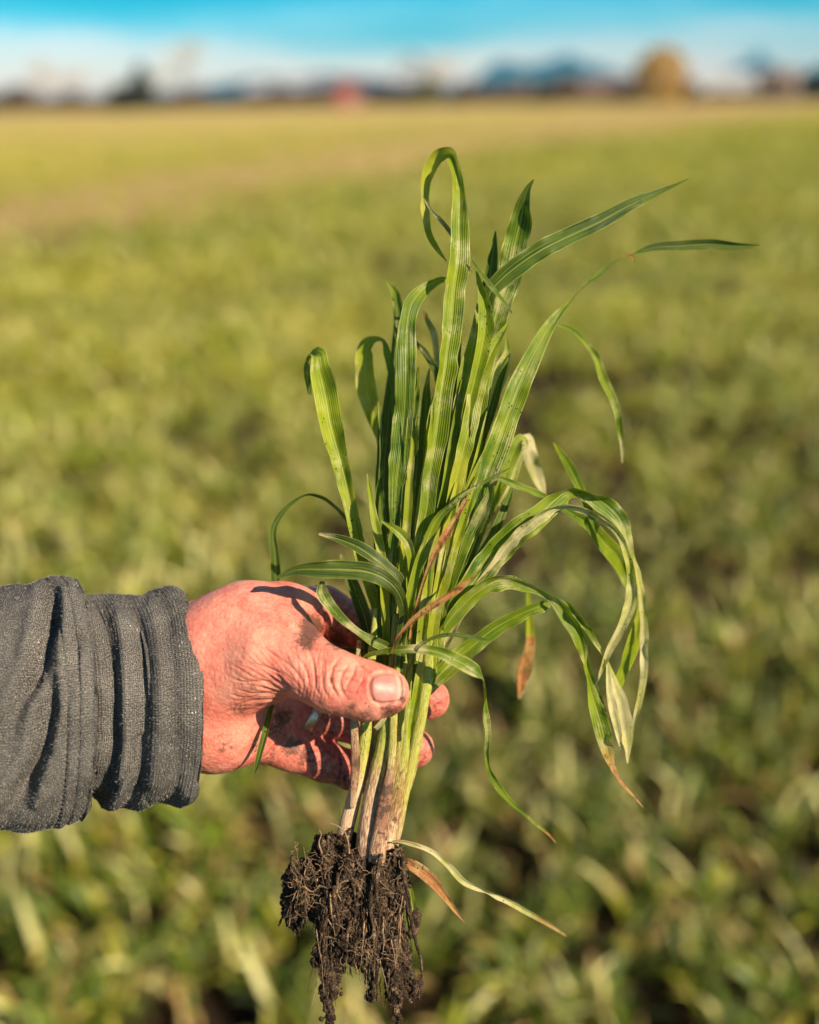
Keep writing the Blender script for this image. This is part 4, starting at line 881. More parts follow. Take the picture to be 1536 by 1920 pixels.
# roots
M_root = simple_mat('root_skin', (.26, .165, .09), .7, 0, .5, 300, (900, .5, .0004))
def tube(pts_cam, radii, nphi=6):
    P = np.asarray(pts_cam, float); n = len(P); t = np.gradient(P, axis=0); t /= np.linalg.norm(t, axis=1, keepdims=True) + 1e-12
    ref = np.array([.3, .2, .93]); s = np.cross(t, ref); s /= np.linalg.norm(s, axis=1, keepdims=True); m_ = np.cross(s, t)
    ph = np.linspace(0, 2 * np.pi, nphi, endpoint=False); r = np.asarray(radii)
    V = P[:, None] + s[:, None] * (r[:, None] * np.cos(ph))[..., None] + m_[:, None] * (r[:, None] * np.sin(ph))[..., None]
    return V.reshape(-1, 3), grid_faces(n, nphi, True)
def root(px0, py0, dmm, length, r0, drift, seed):
    r = random.Random(seed); n = 26; pts = []; x, y, z = px0, py0, dmm; vx = drift
    for i in range(n):
        pts.append(C3(x, y, D0 + z / 1000)); vx += r.uniform(-.09, .09); vx *= .95
        x += vx * length / n; y += length / n * r.uniform(.8, 1.1); z += r.uniform(-.5, .5)
    rad = r0 * np.linspace(1, .25, n) * (1 + .25 * np.sin(np.arange(n) * 1.7 + seed))
    V, Fc = tube(pts, rad); return mesh_obj('root', cam2world(V), Fc, M_root, root_ball)
rr_ = random.Random(21)
for i in range(40):
    x = rr_.choice([560, 600, 612, 620, 632, 650, 662, 672, 690, 698, 705, 722, 735, 742, 752]) + rr_.uniform(-10, 10)
    y = rr_.uniform(1640, 1800); ln = min(rr_.uniform(60, 150), 1916 - y) * (.7 if x < 590 or 640 < x < 690 else 1)
    root(x, y, rr_.uniform(-13, 4), ln, rr_.uniform(.00018, .0005), rr_.uniform(-.12, .16), i)
for i, pts in enumerate(([(655, 1600), (652, 1575), (645, 1558), (632, 1548), (620, 1544)], [(604, 1600), (598, 1580), (602, 1562), (598, 1556)], [(600, 1660), (585, 1672), (568, 1662), (556, 1672), (548, 1690)],
                         [(640, 1660), (622, 1680), (600, 1686), (604, 1700), (624, 1740)], [(735, 1580), (752, 1576), (772, 1580), (790, 1588)], [(730, 1600), (745, 1606), (756, 1612)], [(700, 1618), (725, 1622), (745, 1612)],
                         [(660, 1650), (640, 1655), (632, 1668), (640, 1690)], [(614, 1660), (610, 1640), (622, 1625)], [(580, 1650), (571, 1640), (574, 1628)])):
    A = catmull(np.array([(p[0], p[1]) for p in pts], float), 22)
    V, Fc = tube([C3(a[0], a[1], D0 - .012 + (.004 if a[0] > 720 else 0)) for a in A], np.linspace(.00045, .0002, 22)); mesh_obj('root', cam2world(V), Fc, M_root, root_ball)
# earth-crusted fibrous roots, too many to count
VV_, FF_ = [], []; kk = 0; r9 = random.Random(77)
for i in range(150):
    x = r9.choice([552, 565, 585, 603, 612, 618, 628, 640, 655, 664, 676, 690, 700, 715, 728, 740, 750, 756]) + r9.uniform(-9, 9); y = r9.uniform(1600, 1760)
    lim = {True: 1740, False: 1905}[x < 590]; lim = 1835 if 638 < x < 690 else lim
    ln = min(r9.uniform(50, 190), lim - y); ln = max(ln, 20); n = 18; vx = r9.uniform(-.25, .25); z = r9.uniform(-17, 8); pts = []
    for j in range(n):
        pts.append(C3(x, y, D0 + z / 1000)); vx = vx * .9 + r9.uniform(-.14, .14); x += vx * ln / n; y += ln / n; z += r9.uniform(-.7, .7)
    rad = (.00018 + .0009 * r9.random() ** 2.2) * np.linspace(1, .35, n) * (1 + .5 * np.array([r9.random() for _ in range(n)]))
    V, Fc = tube(pts, rad, 5); VV_.append(V); FF_.append(Fc + kk); kk += len(V)
o = mesh_obj('fibrous_roots', cam2world(np.vstack(VV_)), np.vstack(FF_), M_soil, root_ball); o['kind'] = 'stuff'
VV_, FF_ = [], []; kk = 0
for i in range(240):
    x = r9.uniform(545, 755); y = r9.uniform(1585, 1800 if 600 < x < 755 else 1720); z = r9.uniform(-19, -8); a_ = r9.uniform(0, 6.28); pts = []
    for j in range(9):
        pts.append(C3(x, y, D0 + z / 1000)); a_ += r9.uniform(-.7, .7); x += math.cos(a_) * 3; y += math.sin(a_) * 3 + 1.2; z += r9.uniform(-.5, .6)
    V, Fc = tube(pts, np.linspace(.00016, .00005, 9), 4); VV_.append(V); FF_.append(Fc + kk); kk += len(V)
o = mesh_obj('root_hairs', cam2world(np.vstack(VV_)), np.vstack(FF_), M_root, root_ball); o['kind'] = 'stuff'
# dark scrap of earth hanging from the torn strip on the right
def clod_sdf(P):
    return chain(P, [cap((781, 1722, D1 + .003, 8), (775, 1748, D1 + .003, 9)), cap((779, 1705, D1 + .004, 4), (780, 1725, D1 + .003, 7)), cap((773, 1750, D1 + .003, 5), (768, 1758, D1 + .003, 2))], .003) + .0007 * vnoise(P, 500)
V_, F_ = sdf_mesh(clod_sdf, [-.004, -.202, -.464], [.010, -.176, -.444], .0005, band=.004)
mesh_obj('soil_clod', cam2world(V_), F_, M_soil, plant)
# ------------------------------------------------------------------ the field
def track_x(y): y = y / 1.26; return 1.26 * np.interp(y, [-60, 5, 10, 15, 26, 39, 68, 110, 300], [-12, -6.2, -4.4, -3.0, .4, 6.5, 19, 40, 150])
def track_mask(x, y):
    c = track_x(y); w = np.interp(y, [0, 10, 26, 68, 110], [1.2, 2.6, 4.2, 8.0, 16.0])
    return np.exp(-np.abs((x - c + .8 * vnoise(np.stack([x, y, y * 0], -1), .35)) / w) ** 1.8) * sstep(5, 9, y) * .92
def gold_mask(x, y):
    c = track_x(y) - np.interp(y, [0, 26, 68], [1, 2, 4])
    return sstep(-np.interp(y, [0, 20, 60, 150], [1.5, 6, 18, 60]), np.interp(y, [0, 20, 60, 150], [2, 8, 20, 50]), c - x) * sstep(7, 20, y)
rg = np.concatenate([[0], np.geomspace(.3, 5300, 300)]); ag = np.linspace(0, 2 * np.pi, 300, endpoint=False)
GX = (rg[:, None] * np.sin(ag)[None]).ravel(); GY = (rg[:, None] * np.cos(ag)[None]).ravel()
q = np.stack([GX, GY, np.zeros(len(GX))], -1)
GZ = .05 * vnoise(q, .7) * sstep(.3, 3, np.hypot(GX, GY)) * sstep(120, 30, np.hypot(GX, GY)) - .06
def ground_material():
    m, nt, b, out = new_mat('field_soil')
    ob = objcoord(nt); tr_ = attr(nt, 'track').outputs['Fac']; go = attr(nt, 'gold').outputs['Fac']; far = attr(nt, 'far').outputs['Fac']
    n1 = noise(nt, ob, 9, 5, .7); n2 = noise(nt, ob, .35, 4, .6); n3 = noise(nt, ob, 1.6, 4, .65)
    soil = ramp(nt, n1, [(.3, (.010, .006, .003)), (.7, (.035, .022, .012))])
    grn = ramp(nt, n3, [(.3, (.20, .21, .015)), (.5, (.32, .29, .02)), (.7, (.46, .38, .035))])
    gold = ramp(nt, n2, [(.3, (.40, .31, .085)), (.55, (.52, .38, .13)), (.75, (.36, .32, .07))])
    brn = ramp(nt, n3, [(.3, (.38, .25, .10)), (.7, (.49, .33, .15))])
    f = math_(nt, 'ADD', tr_, math_(nt, 'MULTIPLY_ADD', n2, .4, -.16), clamp=True)
    farc = mixc(nt, go, grn, gold)
    col = mixc(nt, far, soil, farc)
    col = mixc(nt, math_(nt, 'MULTIPLY', f, .85), col, brn)
    L(nt, col, b.inputs['Base Color']); b.inputs['Roughness'].default_value = .95; b.inputs['Specular IOR Level'].default_value = .1
    L(nt, bump(nt, n1, 1.0, .03), b.inputs['Normal'])
    return m
gf = grid_faces(len(rg), 300, True)
ground = mesh_obj('ground', np.stack([GX, GY, GZ], -1), gf[:, ::-1], ground_material(), attrs={'track': track_mask(GX, GY), 'gold': gold_mask(GX, GY), 'far': sstep(9, 26, np.hypot(GX, GY))})
tag(ground, kind='structure')

# crop: six tuft shapes scattered through geometry nodes as one ground cover
tuft_coll = bpy.data.collections.new('tuft_shapes')
for k in range(8):
    r = np.random.default_rng(100 + k); VV, FF, LU, TN = [], [], [], []; cnt = 0
    dry = k >= 6
    for j in range(15 if not dry else 9):
        n, ncr = 9, 3
        az = r.uniform(0, 2 * np.pi); ln = r.uniform(.07, .17) * (1 if not dry else .7); lean = r.uniform(.02, .4); droop = r.uniform(.3, 2.3); w = r.uniform(.0038, .0072)
        s0 = r.normal(size=2) * .018; t = np.linspace(0, 1, n)
        ang = lean + droop * t ** 1.6; h = np.cumsum(np.cos(ang)) * ln / n; rad_ = np.cumsum(np.sin(ang)) * ln / n
        cx = s0[0] + rad_ * math.cos(az); cy = s0[1] + rad_ * math.sin(az)
        tw = r.uniform(-.9, .9) * t + r.uniform(-.3, .3)
        sx, sy = -math.sin(az), math.cos(az)
        prof_ = w * np.minimum(1, .45 + t * 2.2) * np.clip((1 - t) * 3.0, .03, 1)
        c_ = np.stack([cx, cy, h], -1); tz = np.stack([-np.cos(ang) * math.cos(az), -np.cos(ang) * math.sin(az), np.sin(ang)], -1)
        sd_ = np.array([sx, sy, 0])[None] * np.cos(tw)[:, None] + tz * np.sin(tw)[:, None]
        for uj in (-1, 0, 1):
            VV.append(c_ + sd_ * (prof_ * uj)[:, None] + tz * (np.abs(uj) * prof_ * .35)[:, None])
        V3 = np.stack(VV[-3:], 1).reshape(-1, 3); VV = VV[:-3] + [V3]
        FF.append(grid_faces(n, 3) + cnt); cnt += len(V3)
        lu = np.zeros((n, 3, 3)); lu[:, :, 0] = [-1, 0, 1]; lu[:, :, 1] = (t * ln * 8)[:, None]; lu[:, :, 2] = t[:, None]
        LU.append(lu.reshape(-1, 3)); tn = np.zeros((n, 3, 3))
        hi_ = r.random(); base_y = r.uniform(.0, .5) + (.75 if hi_ < .3 else 0); isdry = r.random() < (.14 if not dry else .7)  # some blades yellower and paler: highlights painted into the crop colour
        tn[:, :, 0] = base_y; tn[:, :, 1] = (.6 if isdry else 0) ; tn[:, :, 2] = r.uniform(.0, .25) + (.65 if hi_ < .15 else 0) + (.35 if isdry else 0)
        tn[:, :, 1] += (r.uniform(0, .5) * t ** 4)[:, None]
        TN.append(tn.reshape(-1, 3))
    o = mesh_obj('crop_tuft', np.vstack(VV), np.vstack(FF), M_crop, coll=tuft_coll, attrs={'luv': np.vstack(LU), 'tone': np.vstack(TN)})
def scatter_pts():
    P, S = [], []
    def zone(y0, y1, dens, s0, s1, xw=1.0, keep=1.0):
        area_n = 0
        ys = []
        wid = lambda y: 1.15 + .56 * abs(y) * xw
        A = sum(2 * wid(y) for y in np.linspace(y0, y1, 50)) * (y1 - y0) / 50
        n = int(A * dens); yy = rng.uniform(y0, y1, n * 2); acc = rng.random(n * 2) < np.vectorize(wid)(yy) / wid(max(abs(y0), abs(y1)))
        yy = yy[acc][:n]; xx = (rng.random(len(yy)) * 2 - 1) * np.vectorize(wid)(yy)
        q_ = np.stack([xx, yy, np.zeros(len(xx))], -1)
        patch = .8 * vnoise(q_, 1.3) + .8 * vnoise(q_, 3.6)
        bare = track_mask(xx, yy)
        ok = (rng.random(len(xx)) < 1 - 1.05 * bare) & (patch > -1.0 - .8 * sstep(4, 8, yy) + .6 * rng.random(len(xx)))
        P.append(np.stack([xx[ok], yy[ok], np.full(ok.sum(), -.06)], -1)); S.append(rng.uniform(s0, s1, ok.sum()) * (1 + .34 * patch[ok]) * (1 - .35 * gold_mask(xx[ok], yy[ok])))
    zone(-1.4, 4, 155, .55, 1.2, 1.2); zone(4, 9, 130, .75, 1.35); zone(9, 20, 45, 1.0, 1.7); zone(20, 34, 14, 1.2, 2.0); zone(34, 60, 4, 1.2, 2.0)
    return np.vstack(P), np.concatenate(S)
PP, SS = scatter_pts()
print('tufts', len(PP))
me = bpy.data.meshes.new('crop'); me.vertices.add(len(PP)); me.vertices.foreach_set('co', PP.ravel())
a = me.attributes.new('sz', 'FLOAT', 'POINT'); a.data.foreach_set('value', SS.astype(np.float32))
yl = -.17 + .20 * vnoise(PP * [1, 1, 0], .45) + .34 * vnoise(PP * [1, 1, 0], 2.3) - .10 * (PP[:, 0] / (1 + PP[:, 1].clip(0))) * 2 + .46 * sstep(1.6, 7, PP[:, 1]) + .3 * gold_mask(PP[:, 0], PP[:, 1])
a = me.attributes.new('ptone', 'FLOAT', 'POINT'); a.data.foreach_set('value', yl.astype(np.float32))
a = me.attributes.new('rot', 'FLOAT_VECTOR', 'POINT'); a.data.foreach_set('vector', np.stack([rng.normal(size=len(PP)) * .14, rng.normal(size=len(PP)) * .14, rng.uniform(0, 6.283, len(PP))], -1).astype(np.float32).ravel())
dryp = rng.random(len(PP)) < .10
idx = np.where(dryp, rng.integers(6, 8, len(PP)), rng.integers(0, 6, len(PP)))
a = me.attributes.new('which', 'INT', 'POINT'); a.data.foreach_set('value', idx.astype(np.int32))
crop = bpy.data.objects.new('young_crop', me); COLL.objects.link(crop); tag(crop, kind='stuff')
crop['label'] = 'dense young green cereal crop covering the field'; crop['category'] = 'crop'
ng = bpy.data.node_groups.new('scatter_tufts', 'GeometryNodeTree')
ng.interface.new_socket('Geometry', in_out='INPUT', socket_type='NodeSocketGeometry'); ng.interface.new_socket('Geometry', in_out='OUTPUT', socket_type='NodeSocketGeometry')
gi = ng.nodes.new('NodeGroupInput'); go_ = ng.nodes.new('NodeGroupOutput')
ci = ng.nodes.new('GeometryNodeCollectionInfo'); ci.inputs['Collection'].default_value = tuft_coll; ci.inputs['Separate Children'].default_value = True; ci.inputs['Reset Children'].default_value = True
ip = ng.nodes.new('GeometryNodeInstanceOnPoints'); ip.inputs['Pick Instance'].default_value = True
def na(nm, ty):
    n = ng.nodes.new('GeometryNodeInputNamedAttribute'); n.data_type = ty; n.inputs['Name'].default_value = nm; return n.outputs['Attribute']
ng.links.new(gi.outputs[0], ip.inputs['Points']); ng.links.new(ci.outputs[0], ip.inputs['Instance'])
ng.links.new(na('which', 'INT'), ip.inputs['Instance Index']); ng.links.new(na('sz', 'FLOAT'), ip.inputs['Scale'])
e2r = ng.nodes.new('FunctionNodeEulerToRotation'); ng.links.new(na('rot', 'FLOAT_VECTOR'), e2r.inputs[0]); ng.links.new(e2r.outputs[0], ip.inputs['Rotation'])
ng.links.new(ip.outputs[0], go_.inputs[0])
md = crop.modifiers.new('scatter', 'NODES'); md.node_group = ng

# ------------------------------------------------------------------ beyond the field
def at(px, D, dx=0):
    """ground point at distance D seen in photo column px"""
    p = W(px, 190, 1.0); v = p - CT; v[2] = 0; v /= v[1]
    return np.array([v[0] * D + dx, D, 0.])
def foliage_mesh(name, pts, size, mat, parent, flat=.5):
    """leaf clumps: small bent quads"""
    n = len(pts); nr = rng.normal(size=(n, 3)); nr /= np.linalg.norm(nr, axis=1, keepdims=True)
    t = np.cross(nr, rng.normal(size=(n, 3))); t /= np.linalg.norm(t, axis=1, keepdims=True); s = np.cross(nr, t)
    sz = size * (.6 + .8 * rng.random((n, 1)))
    V = np.stack([pts - t * sz, pts + s * sz * .6 + nr * sz * .2, pts + t * sz, pts - s * sz * .6 + nr * sz * .2], 1)
    return mesh_obj(name, V.reshape(-1, 3), (np.arange(n)[:, None] * 4 + np.arange(4)[None]), mat, parent, smooth=False)
M_bark = simple_mat('bark', (.14, .10, .075), .9, 0, .3, 8, (20, .6, .02))
M_twig = simple_mat('pale_twigs', (.62, .52, .44), .9, 0, .2, 4)
def fol_mat(nm, c):
    m = simple_mat(nm, c, .7, 0, .45, 1.3); return m
M_gold = fol_mat('golden_foliage', (.56, .36, .10)); M_ever = fol_mat('evergreen_foliage', (.035, .04, .022)); M_brown = fol_mat('brown_hedge_foliage', (.13, .085, .06)); M_olive = fol_mat('olive_foliage', (.12, .11, .04))
def limb_tubes(segs, name, mat, parent, nphi=6):
    VV, FF = [], []; k = 0
    for a, b, ra, rb in segs:
        P = np.array([a, (a + b) / 2 + rng.normal(size=3) * np.linalg.norm(b - a) * .03, b]); t = np.gradient(P, axis=0); t /= np.linalg.norm(t, axis=1, keepdims=True)
        s = np.cross(t, [.31, .9, .2]); s /= np.linalg.norm(s, axis=1, keepdims=True); m_ = np.cross(s, t); ph = np.linspace(0, 2 * np.pi, nphi, endpoint=False); r = np.array([ra, (ra + rb) / 2, rb])
        V = (P[:, None] + s[:, None] * (r[:, None] * np.cos(ph))[..., None] + m_[:, None] * (r[:, None] * np.sin(ph))[..., None]).reshape(-1, 3)
        VV.append(V); FF.append(grid_faces(3, nphi, True) + k); k += len(V)
    return mesh_obj(name, np.vstack(VV), np.vstack(FF), mat, parent)
def branch(a, dirv, ln, r, lev, out):
    b = a + dirv * ln; out.append((a, b, r, r * .65, lev))
    if lev == 0: return
    for _ in range(4 if lev > 1 else 5):
        d = dirv + rng.normal(size=3) * .55; d[2] = abs(d[2]) * .8 + .25; d /= np.linalg.norm(d)
        branch(a + dirv * ln * rng.uniform(.45, 1), d, ln * rng.uniform(.55, .8), r * .5, lev - 1, out)
def tree(px, D, h, w, leafmat, nleaf, label, kind='tree', lsz=.22, bare=False, shape='round', group=None):
    base = at(px, D); root_ = empty('tree' if not bare else 'bare_tree', base, label, kind, group); ORG[root_.name] = np.array(base)
    segs = []; branch(base - np.array([0, 0, .15]), np.array([0, 0, 1.]), h * .30, h * .022, 4 if bare else 2, segs)
    sc_ = h / max(1e-3, max(s[1][2] for s in segs)); wr = max(abs(s[1][0] - base[0]) for s in segs); wx = (w / 2) / wr
    S = np.array([wx, wx, sc_])
    fix = lambda p: base + (p - base) * S
    segs = [(fix(a), fix(b), ra, rb, l) for a, b, ra, rb, l in segs]
    tr_ = [s[:4] for s in segs if s[4] >= (3 if bare else 1)]; tw_ = [(s[0], s[1], max(s[2], .03), max(s[3], .02)) for s in segs if s[4] < (3 if bare else 1)]
    limb_tubes(tr_, 'trunk', M_bark, root_)
    if bare:
        limb_tubes(tw_, 'crown', M_twig, root_, 4)
    else:
        n = nleaf; th = rng.uniform(0, 2 * np.pi, n); zz = rng.random(n)
        prof_ = {'round': lambda z: np.sqrt(np.clip(1 - np.clip((z - .42) / .58, -.72, 1) ** 2, 0, 1)) * .95 + .05, 'cone': lambda z: (1 - z) * .95 + .05, 'shrub': lambda z: np.sqrt(np.clip(1 - z ** 2, 0, 1))}[shape](zz)
        rad = np.sqrt(rng.uniform(.1, 1, n)) * prof_ * w / 2
        p = np.stack([base[0] + rad * np.cos(th), base[1] + rad * np.sin(th), base[2] + h * (.05 + .95 * zz)], -1)
        lump = vnoise(p, 2.2 / max(w, 2) * 2); keep = lump + .5 * vnoise(p, 1.1) > -.3 + .35 * rng.random(n)
        p = p[keep] + rng.normal(size=(keep.sum(), 3)) * .1
        foliage_mesh('crown', p, lsz, leafmat, root_)
    return root_
tree(1236, 150, 7.2, 7.8, M_gold, 3000, 'rounded golden brown tree standing alone on the right of the skyline', lsz=.38)
tree(268, 160, 6.4, 6.5, M_ever, 3200, 'dark evergreen tree rising from the left part of the treeline', lsz=.3, shape='cone')
tree(232, 165, 3.6, 6.5, M_ever, 1800, 'low dark bush left of the dark evergreen', 'bush', lsz=.3, shape='shrub')
tree(350, 175, 11.0, 8.5, None, 0, 'tall pale leafless tree right of the dark evergreen', bare=True)
tree(75, 170, 8.0, 6.5, None, 0, 'pale leafless tree nearest the left edge', bare=True)
tree(150, 180, 6.5, 7.0, None, 0, 'pale leafless tree second from the left edge', bare=True)
tree(215, 185, 5.5, 6.5, None, 0, 'small leafless tree just left of the low dark bush', bare=True)
tree(300, 185, 6.5, 6.5, None, 0, 'small leafless tree just right of the dark evergreen', bare=True)
tree(775, 170, 7.4, 7.5, M_brown, 900, 'thin brownish tree right of the red barn', lsz=.2)
tree(835, 172, 8.0, 9.0, None, 0, 'broad leafless tree near the middle of the skyline', bare=True)
tree(800, 166, 4.0, 6.0, M_olive, 1600, 'low olive bush right of the barn', 'bush', lsz=.3, shape='shrub')
tree(872, 166, 3.6, 5.0, M_brown, 1500, 'low brown bush near the middle of the skyline', 'bush', lsz=.3, shape='shrub')
tree(1062, 168, 4.2, 6.5, M_brown, 1800, 'brown bush beside the farmhouse', 'bush', lsz=.3, shape='shrub')
tree(1015, 172, 3.2, 5.0, M_olive, 1500, 'small olive bush left of the farmhouse', 'bush', lsz=.3, shape='shrub')
tree(1290, 156, 2.8, 4.5, M_brown, 1200, 'low brown bush right of the golden tree', 'bush', lsz=.3, shape='shrub')
tree(1180, 158, 3.2, 3.6, M_brown, 1200, 'low brown bush left of the golden tree', 'bush', lsz=.3, shape='shrub')
tree(1450, 160, 3.6, 4.5, M_brown, 1200, 'small brown tree near the right edge', lsz=.25)
tree(1528, 158, 4.2, 5.0, M_ever, 1800, 'dark tree at the right edge', lsz=.3)
# hedge line that reads as one mass
def hedge(name, x0, x1, D, h, mat, n, label):
    a, b = at(x0, D), at(x1, D + 6); t = rng.random(n); p = a[None] * (1 - t)[:, None] + b[None] * t[:, None]
    hh = h * (.65 + .35 * vnoise(np.stack([t * 40, np.zeros(n), np.zeros(n)], -1), 1))
    p = p + np.stack([rng.normal(size=n) * .4, rng.normal(size=n) * 1.2, rng.random(n) ** .8 * hh], -1)
    o = foliage_mesh(name, p, .42, mat, None); tag(o, label, 'hedge', kind='stuff'); return o
hedge('hedge', -700, 620, 178, 4.2, M_brown, 22000, 'long brown hedge along the left half of the skyline')
hedge('hedge', 690, 1180, 182, 3.4, M_brown, 10000, 'brown hedge between the red barn and the golden tree')
hedge('hedge', 1240, 2300, 182, 2.2, M_brown, 9000, 'brown hedge from the golden tree to beyond the right edge')

# buildings
def box(name, c, sx, sy, z0, z1, mat, parent, rot=0):
    x, y = sx / 2, sy / 2; P = np.array([(a, b, z) for z in (z0, z1) for a, b in ((-x, -y), (x, -y), (x, y), (-x, y))]); co, si = math.cos(rot), math.sin(rot)
    P = np.stack([P[:, 0] * co - P[:, 1] * si + c[0], P[:, 0] * si + P[:, 1] * co + c[1], P[:, 2] + c[2]], -1)
    return mesh_obj(name, P, [(0, 3, 2, 1), (4, 5, 6, 7), (0, 1, 5, 4), (1, 2, 6, 5), (2, 3, 7, 6), (3, 0, 4, 7)], mat, parent, smooth=False)
def building(px, D, w, dpt, h, rh, wall, roof, label, cat, name, nwin=3, rot=0.0, ridge='x', door=True, trim=None):
    c = at(px, D); r_ = empty(name, c, label, cat); ORG[r_.name] = np.array(c)
    co, si = math.cos(rot), math.sin(rot)
    T = lambda P: np.stack([P[:, 0] * co - P[:, 1] * si + c[0], P[:, 0] * si + P[:, 1] * co + c[1], P[:, 2]], -1)
    x, y = w / 2, dpt / 2
    if ridge == 'x':
        P = np.array([(-x, -y, -.3), (x, -y, -.3), (x, y, -.3), (-x, y, -.3), (-x, -y, h), (x, -y, h), (x, y, h), (-x, y, h), (-x, 0, h + rh), (x, 0, h + rh)])
        Fc = [(0, 1, 5, 4), (2, 3, 7, 6), (1, 2, 6, 9, 5), (3, 0, 4, 8, 7)]
        o_, k = .4, .18
        Rf = np.array([(-x - o_, -y - o_, h - .2), (x + o_, -y - o_, h - .2), (x + o_, 0, h + rh + .05), (-x - o_, 0, h + rh + .05), (-x - o_, y + o_, h - .2), (x + o_, y + o_, h - .2)])
    else:
        P = np.array([(-x, -y, -.3), (x, -y, -.3), (x, y, -.3), (-x, y, -.3), (-x, -y, h), (x, -y, h), (x, y, h), (-x, y, h), (0, -y, h + rh), (0, y, h + rh)])
        Fc = [(0, 1, 5, 8, 4), (1, 2, 6, 5), (2, 3, 7, 9, 6), (3, 0, 4, 7)]
        o_, k = .4, .18
        Rf = np.array([(-x - o_, -y - o_, h - .2), (-x - o_, y + o_, h - .2), (0, y + o_, h + rh + .05), (0, -y - o_, h + rh + .05), (x + o_, y + o_, h - .2), (x + o_, -y - o_, h - .2)])
    mesh_obj('wall', T(P), Fc, wall, r_, smooth=False)
    R2 = Rf + np.array([0, 0, k])
    if ridge == 'x': fcs = [(0, 1, 2, 3), (3, 2, 5, 4)]; rim = [0, 1, 2, 5, 4, 3]
    else: fcs = [(0, 3, 2, 1), (3, 5, 4, 2)]; rim = [0, 3, 5, 4, 2, 1]
    allv = np.vstack([Rf, R2]); ff = [tuple(i + 6 for i in f) for f in fcs] + [tuple(reversed(f)) for f in fcs] + [(rim[i], rim[(i + 1) % 6], rim[(i + 1) % 6] + 6, rim[i] + 6) for i in range(6)]
    mesh_obj('roof', T(allv), ff, roof, r_, smooth=False)
    M_gl = bpy.data.materials.get('dark_window') or simple_mat('dark_window', (.03, .04, .05), .15)
    M_tr = bpy.data.materials.get('white_trim') or simple_mat('white_trim', (.7, .68, .62), .5)
    for i in range(nwin):
        wx = -x + (i + .5) * w / nwin if not (door and abs(-x + (i + .5) * w / nwin) < .7) else -x + (i + .5) * w / nwin + 1.3
        cc = np.array([c[0] + wx * co + (y + .03) * si, c[1] + wx * si - (y + .03) * co, 0])
        f_ = box('window', cc, 1.1, .1, h * .42, h * .42 + 1.15, M_tr, r_, rot)
        cc2 = np.array([c[0] + wx * co + (y + .075) * si, c[1] + wx * si - (y + .075) * co, 0]); box('pane', cc2, .9, .06, h * .42 + .1, h * .42 + 1.05, M_gl, f_, rot)
    if door:
        cc = np.array([c[0] + (y + .05) * si, c[1] - (y + .05) * co, 0]); dd_ = box('door', cc, w * .26 if trim else 1.1, .12, 0, h * .62 if trim else 2.1, M_tr, r_, rot)
        if trim:
            cc = np.array([c[0] + (y + .13) * si, c[1] - (y + .13) * co, 0]); box('door_panel', cc, w * .22, .06, .12, h * .57, wall, dd_, rot)
    return r_
M_redw = simple_mat('red_boards', (.26, .06, .045), .7, 0, .15, 3); M_redr = simple_mat('rusty_roof', (.27, .10, .08), .6, 0, .2, 2)
M_creamw = simple_mat('cream_wall', (.42, .33, .27), .8, 0, .1, 2); M_tile = simple_mat('clay_roof', (.24, .14, .10), .8, 0, .2, 3)
M_greyw = simple_mat('pale_metal_wall', (.62, .60, .58), .5, 0, .08, 2); M_grey = simple_mat('grey_roof', (.42, .44, .47), .5, 0, .1, 2)
building(652, 150, 3.9, 6, 2.5, 1.3, M_redw, M_redr, 'red gabled barn on the skyline left of the middle', 'barn', 'barn', 1, .15, 'y', True, trim=True)
building(1110, 195, 15, 8, 2.2, 1.5, M_creamw, M_tile, 'long low farmhouse with a brown roof left of the golden tree', 'house', 'farmhouse', 4, -.1)
building(985, 205, 9, 7, 2.0, 1.2, M_creamw, M_tile, 'small brown roofed outbuilding between bushes', 'house', 'outbuilding', 2, .1)
building(1370, 230, 22, 10, 3.4, 1.6, M_greyw, M_grey, 'long pale shed with grey roof near the right edge', 'shed', 'farm_shed', 5, .05)
building(1455, 200, 6, 6, 3.0, 1.8, M_creamw, M_tile, 'small house with brown roof near the right edge', 'house', 'cottage', 2, .0)
building(545, 260, 20, 10, 3.4, 1.4, M_greyw, M_grey, 'long pale shed left of the red barn', 'shed', 'farm_shed', 4, .0)

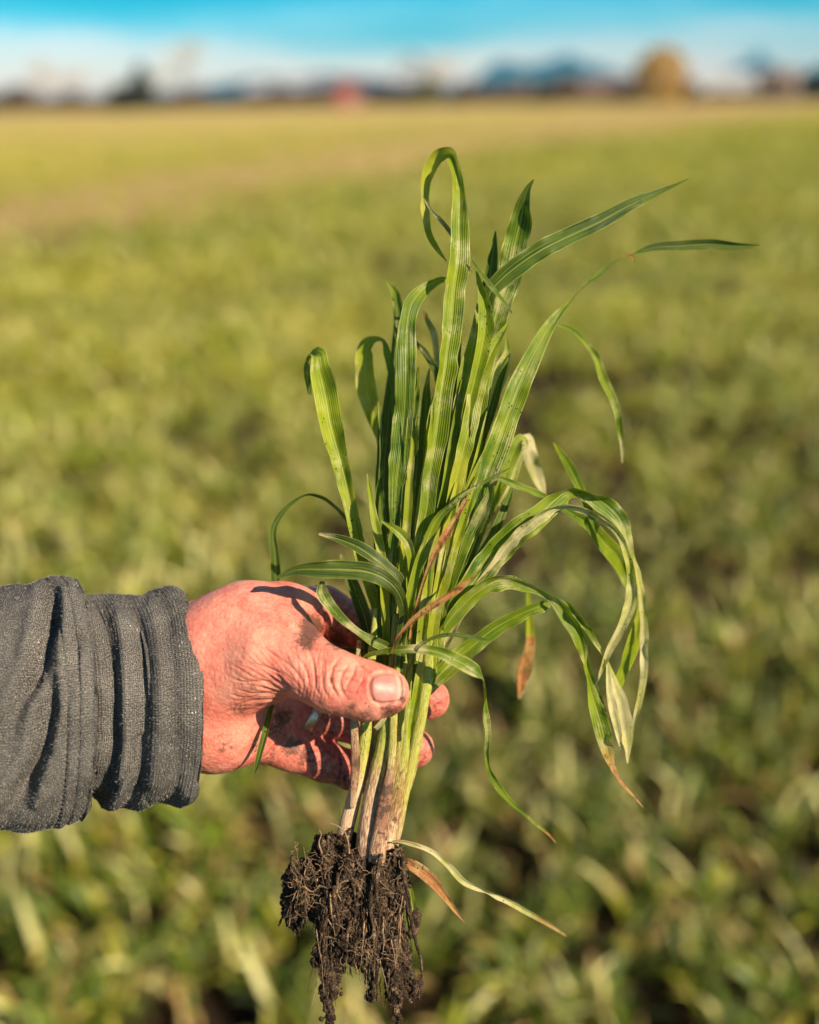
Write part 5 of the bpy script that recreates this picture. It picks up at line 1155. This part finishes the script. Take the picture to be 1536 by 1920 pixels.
# distant hills
def hills(name, x0, x1, D, prof_, mat, depthm):
    xs = np.linspace(x0, x1, 160); v = []
    rows = 14
    for i, x in enumerate(xs):
        b_ = at(x, D); hgt = np.interp(x, [p[0] for p in prof_], [p[1] for p in prof_]) / F * D
        for k in range(rows):
            f_ = k / (rows - 1); z = hgt * math.sin(f_ * math.pi) ** .8
            v.append((b_[0] * (1 + f_ * depthm / D), b_[1] + f_ * depthm, z))
    v = np.array(v); v[:, 2] += (.10 * v[:, 2]) * vnoise(v, 1 / 90.) - 4
    o = mesh_obj(name, v, grid_faces(len(xs), rows)[:, ::-1], mat); tag(o, kind='structure'); return o
M_hill = simple_mat('forested_hill', (.03, .06, .05), 1.0, 0, .25, .01, spec=.0)
M_hill2 = simple_mat('dark_forested_hill', (.03, .045, .04), 1.0, 0, .25, .02, spec=.0)
hills('distant_hills', 870, 1200, 4200, [(850, 0), (885, 22), (915, 50), (940, 62), (975, 52), (1010, 56), (1060, 70), (1095, 58), (1140, 42), (1190, 26), (1230, 0)], M_hill, 900)
hills('distant_hills', 1270, 2300, 4200, [(1270, 0), (1330, 26), (1380, 50), (1412, 72), (1440, 50), (1500, 34), (1540, 46), (1700, 70), (2000, 50), (2300, 0)], M_hill, 900)
hills('distant_hills', -900, 880, 3200, [(-900, 20), (0, 8), (300, 16), (380, 26), (470, 38), (560, 40), (620, 44), (700, 40), (760, 24), (880, 18)], M_hill2, 700)

# ------------------------------------------------------------------ haze: one closed box of even air
hz = bpy.data.materials.new('haze_air'); hz.use_nodes = True; n_ = hz.node_tree; n_.nodes.clear()
ho = N(n_, 'ShaderNodeOutputMaterial'); hv = N(n_, 'ShaderNodeVolumePrincipled'); hv.inputs['Color'].default_value = (.08, .50, .85, 1); hv.inputs['Density'].default_value = 1.5e-4; hv.inputs['Anisotropy'].default_value = 0.0
L(n_, hv.outputs[0], ho.inputs['Volume'])
hx0, hy0, hz0, hx1, hy1, hz1 = -5400, -5400, -12, 5400, 5400, 260
HB = [(x, y, z) for z in (hz0, hz1) for x, y in ((hx0, hy0), (hx1, hy0), (hx1, hy1), (hx0, hy1))]
haze = mesh_obj('haze', HB, [(0, 3, 2, 1), (4, 5, 6, 7), (0, 1, 5, 4), (1, 2, 6, 5), (2, 3, 7, 6), (3, 0, 4, 7)], hz, smooth=False); tag(haze, kind='stuff')
